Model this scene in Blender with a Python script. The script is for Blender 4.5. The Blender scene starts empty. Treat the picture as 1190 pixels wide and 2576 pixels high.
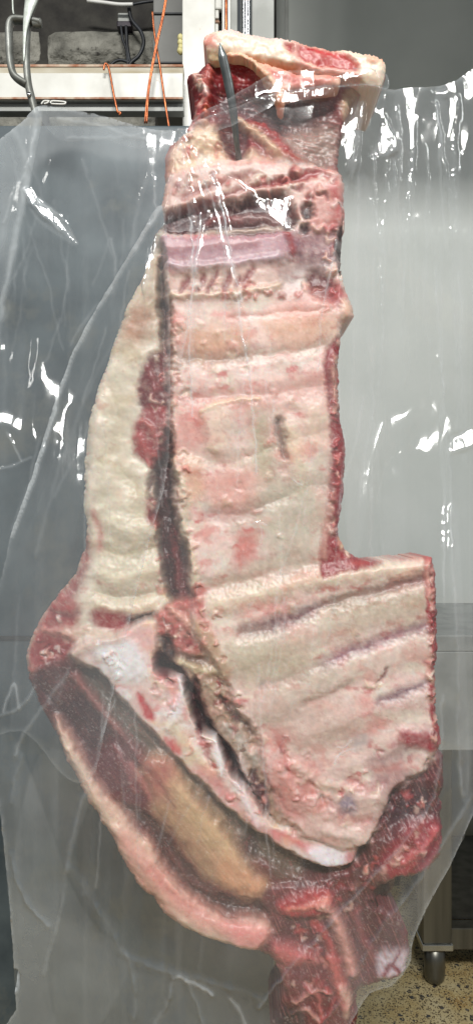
import bpy, math, random
import numpy as np

# ------------------------------------------------------------------ camera, world, lamps, exposure
scene = bpy.context.scene
COL = scene.collection
CAMZ = 1.2
K = 0.6924 / 1288.0            # tangent per layout unit (layout sheet is 1190 x 2576 units)

cam_d = bpy.data.cameras.new("camera")
cam = bpy.data.objects.new("camera", cam_d)
COL.objects.link(cam)
cam.location = (0, 0, CAMZ)
cam.rotation_euler = (math.radians(90), 0, 0)
cam_d.sensor_fit = 'VERTICAL'
cam_d.sensor_height = 36.0
cam_d.lens = 18.0 / 0.6924
cam_d.clip_start = 0.05
cam_d.clip_end = 50
scene.camera = cam

world = bpy.data.worlds.new("World")
scene.world = world
world.use_nodes = True
bg = world.node_tree.nodes["Background"]
bg.inputs[0].default_value = (0.90, 0.96, 1.0, 1)
bg.inputs[1].default_value = 0.20

LAMP = np.array((0.10, -2.20, 3.90))      # main ceiling tube
def area(name, loc, target, sx, sy, power, color):
    d = bpy.data.lights.new(name, 'AREA')
    d.shape = 'RECTANGLE'; d.size = sx; d.size_y = sy
    d.energy = power; d.color = color
    o = bpy.data.objects.new(name, d); COL.objects.link(o)
    o.location = loc
    v = np.array(target, float) - np.array(loc, float)
    from mathutils import Vector
    o.rotation_euler = Vector(v).to_track_quat('-Z', 'Y').to_euler()
    return o
area("ceiling_tube_front", tuple(LAMP), (0.05, 0.95, 0.9), 1.5, 0.4, 192, (1.0, 0.985, 0.95))
area("ceiling_tube_side", (-1.15, 0.55, 2.75), (-0.35, 1.2, 1.5), 0.10, 1.25, 6.5, (1.0, 0.98, 0.94))
area("ceiling_tube_right", (1.25, 0.25, 2.75), (0.5, 1.4, 1.0), 0.10, 1.25, 8, (0.97, 1.0, 0.98))

scene.view_settings.view_transform = 'Standard'
scene.view_settings.look = 'None'
scene.view_settings.gamma = 1.0
scene.view_settings.exposure = 0.0
scene.cycles.use_denoising = True
scene.cycles.max_bounces = 8
scene.cycles.transparent_max_bounces = 24
scene.cycles.caustics_reflective = False
scene.cycles.caustics_refractive = False
scene.cycles.sample_clamp_indirect = 4.0

# ------------------------------------------------------------------ helpers
rng = np.random.default_rng(7)
random.seed(7)

def W(px, py, Y):
    return ((px - 595) * K * Y, Y, CAMZ - (py - 1288) * K * Y)

def lin(c):
    c = np.asarray(c, float) / 255.0
    return np.where(c <= 0.04045, c / 12.92, ((c + 0.055) / 1.055) ** 2.4)

_ang = rng.random((256, 256)) * 2 * np.pi
_GX, _GY = np.cos(_ang), np.sin(_ang)
def gn(x, y, seed=0):
    x = np.asarray(x, float) + seed * 17.37; y = np.asarray(y, float) + seed * 9.71
    xi = np.floor(x).astype(int); yi = np.floor(y).astype(int)
    fx = x - xi; fy = y - yi
    u = fx * fx * fx * (fx * (fx * 6 - 15) + 10); v = fy * fy * fy * (fy * (fy * 6 - 15) + 10)
    def g(ix, iy, dx, dy):
        a = ix & 255; b = iy & 255
        return _GX[a, b] * dx + _GY[a, b] * dy
    n00 = g(xi, yi, fx, fy); n10 = g(xi + 1, yi, fx - 1, fy)
    n01 = g(xi, yi + 1, fx, fy - 1); n11 = g(xi + 1, yi + 1, fx - 1, fy - 1)
    return ((n00 * (1 - u) + n10 * u) * (1 - v) + (n01 * (1 - u) + n11 * u) * v) * 1.5
def fbm(x, y, o=4, seed=0, gain=0.5):
    s = 0; a = 1.0; t = 0
    for i in range(o):
        s = s + a * gn(x, y, seed + i * 3); t += a
        x = x * 2.03 + 1.7; y = y * 2.03 - 2.3; a *= gain
    return s / t
def sstep(t):
    t = np.clip(t, 0, 1); return t * t * (3 - 2 * t)

def catmull(pts, n=6, closed=True):
    P = np.array(pts, float); m = len(P); out = []
    rngi = range(m) if closed else range(m - 1)
    for i in rngi:
        if closed: p0, p1, p2, p3 = P[i - 1], P[i], P[(i + 1) % m], P[(i + 2) % m]
        else: p0, p1, p2, p3 = P[max(i - 1, 0)], P[i], P[i + 1], P[min(i + 2, m - 1)]
        for k in range(n):
            t = k / n
            out.append(0.5 * (2 * p1 + (p2 - p0) * t + (2 * p0 - 5 * p1 + 4 * p2 - p3) * t * t + (3 * p1 - p0 - 3 * p2 + p3) * t ** 3))
    if not closed: out.append(P[-1])
    return np.array(out)

def seg_dist(X, Y, a, b):
    ax, ay = a; bx, by = b
    dx, dy = bx - ax, by - ay
    L = dx * dx + dy * dy + 1e-9
    t = np.clip(((X - ax) * dx + (Y - ay) * dy) / L, 0, 1)
    return np.hypot(X - ax - t * dx, Y - ay - t * dy), t

def sdf_poly(X, Y, P):
    """positive inside"""
    shp = X.shape; x = X.ravel(); y = Y.ravel()
    d = np.full(x.shape, 1e9); ins = np.zeros(x.shape, bool)
    n = len(P)
    for i in range(n):
        a, b = P[i], P[(i + 1) % n]
        s, _ = seg_dist(x, y, a, b); d = np.minimum(d, s)
        c = (a[1] > y) != (b[1] > y)
        with np.errstate(divide='ignore', invalid='ignore'):
            xin = (b[0] - a[0]) * (y - a[1]) / (b[1] - a[1] + 1e-12) + a[0]
        ins ^= c & (x < xin)
    return np.where(ins, d, -d).reshape(shp)

def sub_eval(X, Y, pts, pad, fn, fill):
    """evaluate fn only near the shape (fast)"""
    P = np.array(pts, float)
    m = (X > P[:, 0].min() - pad) & (X < P[:, 0].max() + pad) & (Y > P[:, 1].min() - pad) & (Y < P[:, 1].max() + pad)
    out = np.full(X.shape, fill, float)
    if m.any(): out[m] = fn(X[m], Y[m])
    return out

def m_poly(X, Y, pts, soft):
    P = catmull(pts, 4)
    d = sub_eval(X, Y, P, soft + 2, lambda a, b: sdf_poly(a, b, P), -1e3)
    return sstep(d / (2 * soft) + 0.5)
def m_stroke(X, Y, pts, w, soft):
    P = catmull(pts, 5, closed=False)
    ws = np.interp(np.linspace(0, 1, len(P)), np.linspace(0, 1, len(w)), w) if hasattr(w, '__len__') else np.full(len(P), float(w))
    def f(a, b):
        best = np.full(a.shape, -1e3)
        for i in range(len(P) - 1):
            d, t = seg_dist(a, b, P[i], P[i + 1])
            best = np.maximum(best, ws[i] * (1 - t) + ws[i + 1] * t - d)
        return best
    d = sub_eval(X, Y, P, max(ws) + soft + 2, f, -1e3)
    return sstep(d / (2 * soft) + 0.5)

def tag(o, label, cat, group=None):
    o['label'] = label; o['category'] = cat
    if group: o['group'] = group
    return o
def empty(name, loc, label=None, cat=None, group=None):
    o = bpy.data.objects.new(name, None); COL.objects.link(o); o.location = loc
    o.empty_display_size = 0.02
    if label: tag(o, label, cat, group)
    return o
def link(name, me, mat, parent=None):
    o = bpy.data.objects.new(name, me); COL.objects.link(o)
    if mat: me.materials.append(mat)
    if parent is not None:
        o.parent = parent
        o.matrix_parent_inverse = parent.matrix_world.inverted() if False else __import__('mathutils').Matrix.Translation(-parent_world(parent))
    return o
def parent_world(p):
    from mathutils import Vector
    v = Vector(p.location)
    q = p
    while q.parent is not None:
        q = q.parent
        # parts keep identity world offset: a mesh part sits at the world origin
    return v if p.type == 'EMPTY' else Vector((0, 0, 0))

def np_mesh(name, V, Q, col=None, smooth=True, tris=None, floats=None):
    me = bpy.data.meshes.new(name)
    V = np.asarray(V, np.float32); Q = np.asarray(Q, np.int32)
    nq = len(Q); nt = 0 if tris is None else len(tris)
    me.vertices.add(len(V)); me.vertices.foreach_set('co', V.ravel())
    loops = Q.ravel()
    if nt: loops = np.concatenate([loops, np.asarray(tris, np.int32).ravel()])
    me.loops.add(len(loops)); me.loops.foreach_set('vertex_index', loops)
    me.polygons.add(nq + nt)
    st = np.concatenate([np.arange(nq) * 4, nq * 4 + np.arange(nt) * 3]).astype(np.int32)
    me.polygons.foreach_set('loop_start', st)
    me.polygons.foreach_set('use_smooth', np.full(nq + nt, smooth))
    if col is not None:
        a = me.color_attributes.new('Col', 'FLOAT_COLOR', 'POINT')
        c4 = np.ones((len(V), 4), np.float32); c4[:, :3] = col
        a.data.foreach_set('color', c4.ravel())
    for k, v in (floats or {}).items():
        a = me.attributes.new(k, 'FLOAT', 'POINT'); a.data.foreach_set('value', np.asarray(v, np.float32))
    me.update(calc_edges=True); me.validate()
    return me

class MB:
    def __init__(s): s.v = []; s.f = []
    def add(s, V, F):
        n = len(s.v); s.v += [tuple(p) for p in V]; s.f += [tuple(i + n for i in f) for f in F]
        return s
    def box(s, x0, x1, y0, y1, z0, z1, b=0.0):
        if b <= 0:
            V = [(x, y, z) for x in (x0, x1) for y in (y0, y1) for z in (z0, z1)]
            F = [(0, 1, 3, 2), (4, 6, 7, 5), (0, 4, 5, 1), (2, 3, 7, 6), (0, 2, 6, 4), (1, 5, 7, 3)]
            return s.add(V, F)
        import bmesh
        bm = bmesh.new(); bmesh.ops.create_cube(bm, size=1)
        for v in bm.verts:
            v.co = ((x0 + x1) / 2 + v.co.x * (x1 - x0), (y0 + y1) / 2 + v.co.y * (y1 - y0), (z0 + z1) / 2 + v.co.z * (z1 - z0))
        bmesh.ops.bevel(bm, geom=list(bm.edges), offset=b, segments=2, affect='EDGES', profile=0.6)
        bm.verts.index_update()
        s.add([v.co[:] for v in bm.verts], [[v.index for v in f.verts] for f in bm.faces]); bm.free()
        return s
    def tube(s, pts, r, seg=10, ell=1.0, side=None, cap=True):
        """swept tube; r scalar or list; ell flattens along the second axis"""
        P = np.array(pts, float); n = len(P)
        rr = np.interp(np.linspace(0, 1, n), np.linspace(0, 1, len(r)), r) if hasattr(r, '__len__') else np.full(n, r)
        T = np.gradient(P, axis=0); T /= np.linalg.norm(T, axis=1)[:, None] + 1e-12
        up = np.array(side if side is not None else (0.0, 1.0, 0.0))
        V = []
        for i in range(n):
            a = np.cross(T[i], up)
            if np.linalg.norm(a) < 1e-3: a = np.cross(T[i], (1, 0, 0.1))
            a /= np.linalg.norm(a); b = np.cross(a, T[i])
            for k in range(seg):
                t = 2 * np.pi * k / seg
                V.append(P[i] + rr[i] * (np.cos(t) * a + ell * np.sin(t) * b))
        F = [(i * seg + k, i * seg + (k + 1) % seg, (i + 1) * seg + (k + 1) % seg, (i + 1) * seg + k) for i in range(n - 1) for k in range(seg)]
        if cap: F += [tuple(range(seg))[::-1], tuple((n - 1) * seg + k for k in range(seg))]
        return s.add(V, F)
    def build(s, name, mat, parent=None, smooth=False):
        me = bpy.data.meshes.new(name); me.from_pydata(s.v, [], s.f); me.update()
        if smooth:
            me.polygons.foreach_set('use_smooth', [True] * len(me.polygons))
        import bmesh
        bm = bmesh.new(); bm.from_mesh(me); bmesh.ops.recalc_face_normals(bm, faces=bm.faces); bm.to_mesh(me); bm.free()
        return link(name, me, mat, parent)

# ------------------------------------------------------------------ materials
def newmat(name):
    m = bpy.data.materials.new(name); m.use_nodes = True
    nt = m.node_tree; b = nt.nodes['Principled BSDF']
    return m, nt, b
def N(nt, t, **kw):
    n = nt.nodes.new(t)
    for k, v in kw.items():
        if k.startswith('i_'): n.inputs[k[2:].replace('_', ' ')].default_value = v
        else: setattr(n, k, v)
    return n
def ramp(nt, stops):
    r = nt.nodes.new('ShaderNodeValToRGB'); e = r.color_ramp.elements
    while len(e) < len(stops): e.new(0.5)
    for i, (p, c) in enumerate(stops):
        e[i].position = p; e[i].color = (*c, 1) if len(c) == 3 else c
    return r
def L3(r, g, b): return tuple(float(x) for x in lin((r, g, b)))

def surf(name, c1, c2, scale=8, rough=0.5, metal=0.0, bump=0.2, bscale=60, dist=0.002, stretch=(1, 1, 1), spots=None, spec=0.5, detail=6):
    """two-tone noise paint with optional wear spots (list of (scale, lo, hi, colour))"""
    m, nt, b = newmat(name); L = nt.links.new
    tc = N(nt, 'ShaderNodeTexCoord'); mp = N(nt, 'ShaderNodeMapping'); mp.inputs['Scale'].default_value = stretch
    L(tc.outputs['Object'], mp.inputs['Vector'])
    n1 = N(nt, 'ShaderNodeTexNoise', i_Scale=scale, i_Detail=detail); L(mp.outputs[0], n1.inputs['Vector'])
    r = ramp(nt, [(0.35, c1), (0.65, c2)]); L(n1.outputs[0], r.inputs[0])
    out = r.outputs[0]
    for (sc, lo, hi, c) in (spots or []):
        n2 = N(nt, 'ShaderNodeTexNoise', i_Scale=sc, i_Detail=8, i_Roughness=0.65); L(mp.outputs[0], n2.inputs['Vector'])
        r2 = ramp(nt, [(lo, (0, 0, 0)), (hi, (1, 1, 1))]); L(n2.outputs[0], r2.inputs[0])
        mx = N(nt, 'ShaderNodeMix', data_type='RGBA'); L(r2.outputs[0], mx.inputs[0]); L(out, mx.inputs[6]); mx.inputs[7].default_value = (*c, 1)
        out = mx.outputs[2]
    L(out, b.inputs['Base Color'])
    nb = N(nt, 'ShaderNodeTexNoise', i_Scale=bscale, i_Detail=6); L(mp.outputs[0], nb.inputs['Vector'])
    bp = N(nt, 'ShaderNodeBump', i_Strength=bump, i_Distance=dist); L(nb.outputs[0], bp.inputs['Height']); L(bp.outputs[0], b.inputs['Normal'])
    rr = N(nt, 'ShaderNodeMapRange'); rr.inputs[3].default_value = max(rough - 0.12, 0.03); rr.inputs[4].default_value = min(rough + 0.12, 1)
    L(n1.outputs[0], rr.inputs[0]); L(rr.outputs[0], b.inputs['Roughness'])
    b.inputs['Metallic'].default_value = metal
    b.inputs['Specular IOR Level'].default_value = spec
    return m

def meat_material(name, rough=0.40, bump=0.05, sss=0.6):
    m, nt, b = newmat(name); L = nt.links.new
    at = N(nt, 'ShaderNodeVertexColor', layer_name='Col')
    tc = N(nt, 'ShaderNodeTexCoord')
    n1 = N(nt, 'ShaderNodeTexNoise', i_Scale=140, i_Detail=5, i_Roughness=0.6); L(tc.outputs['Object'], n1.inputs['Vector'])
    r1 = ramp(nt, [(0.3, (0.72, 0.66, 0.66)), (0.7, (1.12, 1.10, 1.08))]); L(n1.outputs[0], r1.inputs[0])
    mx = N(nt, 'ShaderNodeMix', data_type='RGBA', blend_type='MULTIPLY'); mx.inputs[0].default_value = 0.25
    L(at.outputs['Color'], mx.inputs[6]); L(r1.outputs[0], mx.inputs[7])
    L(mx.outputs[2], b.inputs['Base Color'])
    nb = N(nt, 'ShaderNodeTexNoise', i_Scale=230, i_Detail=6, i_Roughness=0.65); L(tc.outputs['Object'], nb.inputs['Vector'])
    bp = N(nt, 'ShaderNodeBump', i_Strength=bump, i_Distance=0.002); L(nb.outputs[0], bp.inputs['Height']); L(bp.outputs[0], b.inputs['Normal'])
    b.inputs['Roughness'].default_value = rough
    b.inputs['Subsurface Weight'].default_value = sss
    b.inputs['Subsurface Radius'].default_value = (1.0, 0.4, 0.25)
    b.inputs['Subsurface Scale'].default_value = 0.006
    return m
MEAT = meat_material('meat_and_fat')

def film_material(name, haze=0.10, gloss=1.0, tint=(0.90, 0.96, 1.0), bump=0.05):
    """thin clear polythene film: see-through, mirror glints, slight milky scatter"""
    m = bpy.data.materials.new(name); m.use_nodes = True
    nt = m.node_tree; nt.nodes.clear(); L = nt.links.new
    out = N(nt, 'ShaderNodeOutputMaterial')
    tc = N(nt, 'ShaderNodeTexCoord')
    mp = N(nt, 'ShaderNodeMapping'); mp.inputs['Scale'].default_value = (1.6, 1, 0.7); L(tc.outputs['Object'], mp.inputs['Vector'])
    nb = N(nt, 'ShaderNodeTexNoise', i_Scale=16, i_Detail=3, i_Roughness=0.5, i_Distortion=1.2); L(mp.outputs[0], nb.inputs['Vector'])
    bp = N(nt, 'ShaderNodeBump', i_Strength=bump, i_Distance=0.004); L(nb.outputs[0], bp.inputs['Height'])
    tr = N(nt, 'ShaderNodeBsdfTransparent'); tr.inputs[0].default_value = (0.985, 0.99, 0.99, 1)
    gl = N(nt, 'ShaderNodeBsdfGlossy'); gl.inputs['Roughness'].default_value = 0.075; gl.inputs[0].default_value = (1, 1, 1, 1)
    L(bp.outputs[0], gl.inputs['Normal'])
    fr = N(nt, 'ShaderNodeFresnel', i_IOR=1.5); L(bp.outputs[0], fr.inputs['Normal'])
    ge = N(nt, 'ShaderNodeNewGeometry')          # a thin film reflects alike from both faces
    io = N(nt, 'ShaderNodeMix', data_type='FLOAT'); io.inputs[2].default_value = 1.5; io.inputs[3].default_value = 1 / 1.5
    L(ge.outputs['Backfacing'], io.inputs[0]); L(io.outputs[0], fr.inputs['IOR'])
    fm = N(nt, 'ShaderNodeMath', operation='MULTIPLY', use_clamp=True); fm.inputs[1].default_value = 0.95 * gloss; L(fr.outputs[0], fm.inputs[0])
    df = N(nt, 'ShaderNodeBsdfDiffuse'); df.inputs[0].default_value = (*tint, 1)
    tl = N(nt, 'ShaderNodeBsdfTranslucent'); tl.inputs[0].default_value = (*tint, 1)
    mdt = N(nt, 'ShaderNodeMixShader'); mdt.inputs[0].default_value = 0.4; L(df.outputs[0], mdt.inputs[1]); L(tl.outputs[0], mdt.inputs[2])
    at = N(nt, 'ShaderNodeAttribute', attribute_name='haze')
    nh = N(nt, 'ShaderNodeTexNoise', i_Scale=9, i_Detail=8, i_Roughness=0.62); L(tc.outputs['Object'], nh.inputs['Vector'])
    mr = N(nt, 'ShaderNodeMapRange'); mr.inputs[1].default_value = 0.3; mr.inputs[2].default_value = 0.7; mr.inputs[3].default_value = 0.7; mr.inputs[4].default_value = 1.3
    L(nh.outputs[0], mr.inputs[0])
    m1 = N(nt, 'ShaderNodeMath', operation='MULTIPLY', use_clamp=True); L(at.outputs['Fac'], m1.inputs[0]); L(mr.outputs[0], m1.inputs[1])
    ms = N(nt, 'ShaderNodeMixShader'); L(m1.outputs[0], ms.inputs[0]); L(tr.outputs[0], ms.inputs[1]); L(mdt.outputs[0], ms.inputs[2])
    mg = N(nt, 'ShaderNodeMixShader'); L(fm.outputs[0], mg.inputs[0]); L(ms.outputs[0], mg.inputs[1]); L(gl.outputs[0], mg.inputs[2])
    L(mg.outputs[0], out.inputs['Surface'])
    return m
FILM = film_material('polythene_film')

WHITE_PAINT = surf('rusty_white_paint', L3(216, 216, 210), L3(196, 195, 187), 14, 0.4, 0, 0.15, 90, 0.001,
                   spots=[(22, 0.66, 0.72, L3(172, 120, 70)), (60, 0.68, 0.74, L3(90, 80, 66))])
RUST_EDGE = surf('rusted_edge', L3(150, 92, 60), L3(196, 180, 160), 45, 0.7, 0, 0.5, 120, 0.002)
GREY_AND_SHADED_PAINT = surf('aged_grey_and_shaded_paint', L3(178, 180, 176), L3(150, 152, 147), 10, 0.5, 0, 0.2, 60, 0.001, spots=[(18, 0.68, 0.74, L3(90, 80, 70))])  # also stands for white paint lying in shade: right jamb, beam underside
PANEL = surf('grey_wall_panel', L3(204, 207, 202), L3(190, 194, 189), 3, 0.45, 0, 0.08, 30, 0.002, spots=[(10, 0.72, 0.78, L3(112, 114, 110))])
STONE = surf('shade_darkened_painted_stone', L3(160, 158, 148), L3(92, 91, 84), 14, 0.9, 0, 1.0, 26, 0.03, spots=[(26, 0.60, 0.68, L3(48, 46, 42))])  # white-grey stone; the wall's shadow is put into this darker colour
MORTAR = surf('dark_mortar', L3(62, 60, 55), L3(44, 42, 40), 20, 0.95, 0, 0.6, 60, 0.006)
CABINET = surf('galvanised_steel_sheet', L3(82, 93, 98), L3(54, 65, 71), 9, 0.5, 0.1, 0.15, 30, 0.002, spots=[(7, 0.55, 0.7, L3(96, 98, 92))])
STEEL = surf('brushed_stainless', L3(118, 117, 110), L3(92, 91, 85), 30, 0.34, 0.85, 0.15, 200, 0.0006, stretch=(1, 1, 0.05))
CHROME = surf('polished_steel_rod', L3(200, 202, 202), L3(170, 172, 172), 20, 0.16, 1.0, 0.05, 90, 0.0004)
HOOKSTEEL = surf('worn_hook_steel', L3(128, 132, 132), L3(96, 100, 100), 60, 0.33, 0.85, 0.2, 160, 0.0006)
GALV = surf('galvanised_bar', L3(140, 142, 138), L3(104, 106, 100), 40, 0.5, 0.5, 0.3, 140, 0.001, spots=[(50, 0.64, 0.7, L3(78, 70, 58))])
PALEGALV = surf('pale_zinc_blade', L3(196, 202, 196), L3(160, 166, 158), 60, 0.5, 0.3, 0.4, 160, 0.001)
COPPER = surf('copper_wire', L3(176, 102, 62), L3(124, 66, 40), 60, 0.35, 0.7, 0.1, 200, 0.0004)
BLACK = surf('black_cable', L3(40, 44, 50), L3(24, 26, 30), 30, 0.5)
WPLAST = surf('white_plastic', L3(236, 236, 232), L3(222, 222, 216), 20, 0.35)
FOAM = surf('yellowed_sealant', L3(214, 206, 150), L3(190, 180, 120), 60, 0.7, 0, 0.6, 120, 0.003)
DARK = surf('dark_recess', L3(30, 28, 26), L3(22, 20, 19), 20, 0.9)

def terrazzo():
    m, nt, b = newmat('terrazzo'); L = nt.links.new
    tc = N(nt, 'ShaderNodeTexCoord')
    n0 = N(nt, 'ShaderNodeTexNoise', i_Scale=9, i_Detail=5); L(tc.outputs['Object'], n0.inputs['Vector'])
    r0 = ramp(nt, [(0.3, L3(150, 112, 60)), (0.45, L3(178, 158, 112)), (0.7, L3(196, 186, 152))]); L(n0.outputs[0], r0.inputs[0])
    out = r0.outputs[0]
    for sc, th, c, rnd in ((48, 0.30, (66, 66, 66), 0.66), (90, 0.32, (120, 108, 84), 0.4), (140, 0.34, (70, 62, 48), 0.45), (34, 0.24, (84, 84, 84), 0.84), (190, 0.36, (196, 180, 136), 0.4), (230, 0.36, (96, 80, 56), 0.5)):
        v = N(nt, 'ShaderNodeTexVoronoi', i_Scale=sc); L(tc.outputs['Object'], v.inputs['Vector'])
        nz = N(nt, 'ShaderNodeTexNoise', i_Scale=sc * 2.2, i_Detail=2); L(tc.outputs['Object'], nz.inputs['Vector'])
        ad = N(nt, 'ShaderNodeMath', operation='MULTIPLY_ADD'); ad.inputs[1].default_value = 0.5; L(nz.outputs[0], ad.inputs[0]); L(v.outputs['Distance'], ad.inputs[2])
        lt = N(nt, 'ShaderNodeMath', operation='LESS_THAN'); lt.inputs[1].default_value = th + 0.25; L(ad.outputs[0], lt.inputs[0])
        sp = N(nt, 'ShaderNodeSeparateColor'); L(v.outputs['Color'], sp.inputs[0])
        g = N(nt, 'ShaderNodeMath', operation='GREATER_THAN'); g.inputs[1].default_value = rnd; L(sp.outputs[0], g.inputs[0])
        ml = N(nt, 'ShaderNodeMath', operation='MULTIPLY'); L(lt.outputs[0], ml.inputs[0]); L(g.outputs[0], ml.inputs[1])
        mx = N(nt, 'ShaderNodeMix', data_type='RGBA'); L(ml.outputs[0], mx.inputs[0]); L(out, mx.inputs[6]); mx.inputs[7].default_value = (*L3(*c), 1)
        out = mx.outputs[2]
    L(out, b.inputs['Base Color']); b.inputs['Roughness'].default_value = 0.45
    return m
TERRAZZO = terrazzo()

# ------------------------------------------------------------------ the setting
def struct(o): o['kind'] = 'structure'; return o

struct(MB().add([(-2.5, -1, 0), (2.5, -1, 0), (2.5, 3.6, 0), (-2.5, 3.6, 0)], [(0, 1, 2, 3)]).build('floor', TERRAZZO))
wall = struct(MB().box(0.12, 2.6, 2.5, 2.62, 0.0, 3.2).build('wall_panel', PANEL))
sx = W(716, 0, 2.5)[0]
MB().box(sx, sx + 0.012, 2.485, 2.4985, 0.0, 3.2).build('panel_joint', GREY_AND_SHADED_PAINT, wall)

struct(MB().box(0.10, 2.6, 1.0, 1.2, 2.78, 4.2).build('wall_shade_block', PANEL))  # unseen block added to shade the upper right wall
# rough stone wall behind the beam
sw = struct(MB().box(-2.5, 0.12, 2.235, 2.35, 0.0, 3.2).build('stone_wall', MORTAR))
zr = [1.95, 2.085, 2.20, 2.305, 2.42, 2.545, 2.66]
for i in range(len(zr) - 1):
    xs = -0.98 + (0.11 if i % 2 else 0)
    while xs < 0.0:
        w_ = random.uniform(0.24, 0.36); x1 = min(xs + w_, 0.10)
        nx, nz = 12, 6
        u = np.linspace(0, 1, nx + 1); v = np.linspace(0, 1, nz + 1)
        U, Vv = np.meshgrid(u, v, indexing='ij')
        gx = xs + 0.004 + U * (x1 - xs - 0.008) + 0.004 * gn(U * 3 + i, Vv * 9, 5); gz = zr[i] + 0.004 + Vv * (zr[i + 1] - zr[i] - 0.008) + 0.004 * gn(U * 6, Vv * 3 + i, 6)
        e = np.minimum(np.minimum(U, 1 - U) * 6, np.minimum(Vv, 1 - Vv) * 3)
        gy = 2.236 - 0.022 * np.sqrt(np.clip(e, 0, 1)) - 0.014 * fbm(gx * 14, gz * 14, 4, 11)
        gy = np.where(e <= 0, 2.24, gy)
        V = np.stack([gx, gy, gz], -1).reshape(-1, 3)
        idx = np.arange((nx + 1) * (nz + 1)).reshape(nx + 1, nz + 1)
        Q = np.stack([idx[:-1, :-1], idx[1:, :-1], idx[1:, 1:], idx[:-1, 1:]], -1).reshape(-1, 4)
        link('stone_block', np_mesh('stone_block', V, Q), STONE, sw)
        xs = x1 + 0.004

# white cupboard, its shade put into grey paint, with thin blue lines in the upper corner
x0, _, z0 = W(386, 168, 2.0); x1, _, z1 = W(470, -30, 2.0)
cb = empty('pale_cupboard', ((x0 + x1) / 2, 2.0, z0 - 0.1), 'white cupboard toned grey for shade, with a thin dark seam above the white beam', 'cupboard')
MB().box(x0, x1, 2.0, 2.2, z0 - 0.1, z1 + 0.1, 0.003).build('body', surf('shaded_white_cupboard_paint', L3(120, 120, 116), L3(108, 108, 104), 6, 0.5), cb)
for py in (34, 158):
    zz = W(0, py, 1.997)[2]
    MB().box(x0 + 0.002, x1 - 0.002, 1.995, 1.9985, zz - 0.002, zz + 0.002).build('seam', BLACK, cb)

# cabinet (grey steel) under the beam
cz = W(0, 315, 1.40)[2]
cabn = empty('steel_cabinet', (-0.5, 1.40, 0), 'tall grey galvanised cabinet behind the left of the bag', 'cabinet')
MB().box(-1.3, 0.07, 1.40, 1.49, 0.0, cz, 0.004).build('body', CABINET, cabn)
MB().box(-1.3, 0.07, 1.394, 1.3985, 0.96, 0.966).build('seam', DARK, cabn)

# white beam
Yb = 1.5
bx0, bx1 = -1.25, W(461, 0, Yb)[0]
zt = W(0, 160, Yb)[2]; zm = W(0, 183, Yb)[2]; zb = W(0, 247, Yb)[2]
beam = empty('steel_beam', ((bx0 + bx1) / 2, Yb, zb), 'white painted steel beam with rusty edges running to the post', 'beam')
MB().box(bx0, bx1, Yb, Yb + 0.04, zb, zm, 0.002).build('web', WHITE_PAINT, beam)
MB().box(bx0, bx1, Yb + 0.006, Yb + 0.04, zm + 0.0005, zt - 0.004).build('upper_flange', surf('dirty_beige_paint', L3(190, 186, 172), L3(160, 148, 122), 20, 0.6, 0, 0.3, 80, 0.001, stretch=(0.5, 1, 2)), beam)
MB().box(bx0, bx1, Yb + 0.004, Yb + 0.04, zt - 0.0035, zt + 0.001).build('rusty_lip', RUST_EDGE, beam)
MB().box(bx0, bx1, Yb - 0.002, Yb + 0.002, zb - 0.0025, zb + 0.0012).build('rusty_lip', RUST_EDGE, beam)

MB().box(bx0, bx1, Yb + 0.014, Yb + 0.038, W(0, 270, Yb)[2], zb - 0.003, 0.001).build('underside_tone_strip', GREY_AND_SHADED_PAINT, beam)  # added strip, its grey stands for the beam's shaded underside
# door post: two jambs, slot with pipe
Yp = 1.56
post = empty('door_post', (W(575, 0, Yp)[0], Yp, 0), 'white painted steel door post with chipped rusty slot above the meat', 'post')
xa, xb = W(459, 0, Yp)[0], W(541, 0, Yp)[0]
MB().box(xa, xb, Yp, Yp + 0.06, 0, 2.9, 0.002).build('jamb', WHITE_PAINT, post)
xc, xd = W(634, 0, Yp)[0], W(690, 0, Yp)[0]
MB().box(xc, xd, Yp + 0.01, Yp + 0.07, 0, 2.9, 0.002).build('jamb', GREY_AND_SHADED_PAINT, post)  # part of the white post; its shade is put into the grey
MB().box(xb + 0.001, xc - 0.001, Yp + 0.045, Yp + 0.055, 0, 2.9).build('slot_back', DARK, post)  # near-black sheet supplies the darkness of the slot hole
MB().box(W(580, 0, Yp)[0], xc - 0.001, Yp + 0.03, Yp + 0.044, 0, 2.9, 0.001).build('slot_strip', GREY_AND_SHADED_PAINT, post)
for (py0, py1, w0) in ((-30, 26, 17), (28, 50, 10), (54, 60, 12), (62, 90, 9)):
    c = [W(541, py0, Yp + 0.02), W(541 + w0, py1, Yp + 0.02)]
    MB().box(c[0][0], c[1][0], Yp + 0.015, Yp + 0.03, c[1][2], c[0][2], 0.003).build('chipped_plate', RUST_EDGE if py0 == 54 else WHITE_PAINT, post)
for k, (px, py) in enumerate(((455, 95), (455, 108), (456, 120), (454, 128))):
    V, F = [], []
    c = np.array(W(px, py, Yp + 0.01))
    mb = MB(); mb.tube([c + (0, 0, -0.009), c + (0.001, 0, -0.005), c, c + (-0.001, 0, 0.005), c + (0, 0, 0.009)], [0.001, 0.006, 0.0075, 0.005, 0.001], 8)
    mb.build('sealant_blob', FOAM, post, True)
def pipe(name, px, Y, r, mat, label, cat, top=2.9, bot=1.75):
    x = W(px, 40, Y)[0]
    o = MB().tube([(x, Y, bot), (x, Y, (bot + top) / 2), (x, Y, top)], r, 16).build(name, mat, None, True)
    return tag(o, label, cat)
pipe('white_pipe', 563, Yp + 0.022, 0.0042, WPLAST, 'thin white pipe left of the copper pipe in the post slot', 'pipe')
pipe('copper_pipe', 569, Yp + 0.014, 0.0032, COPPER, 'thin copper pipe between two white pipes in the post slot', 'pipe')
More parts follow.
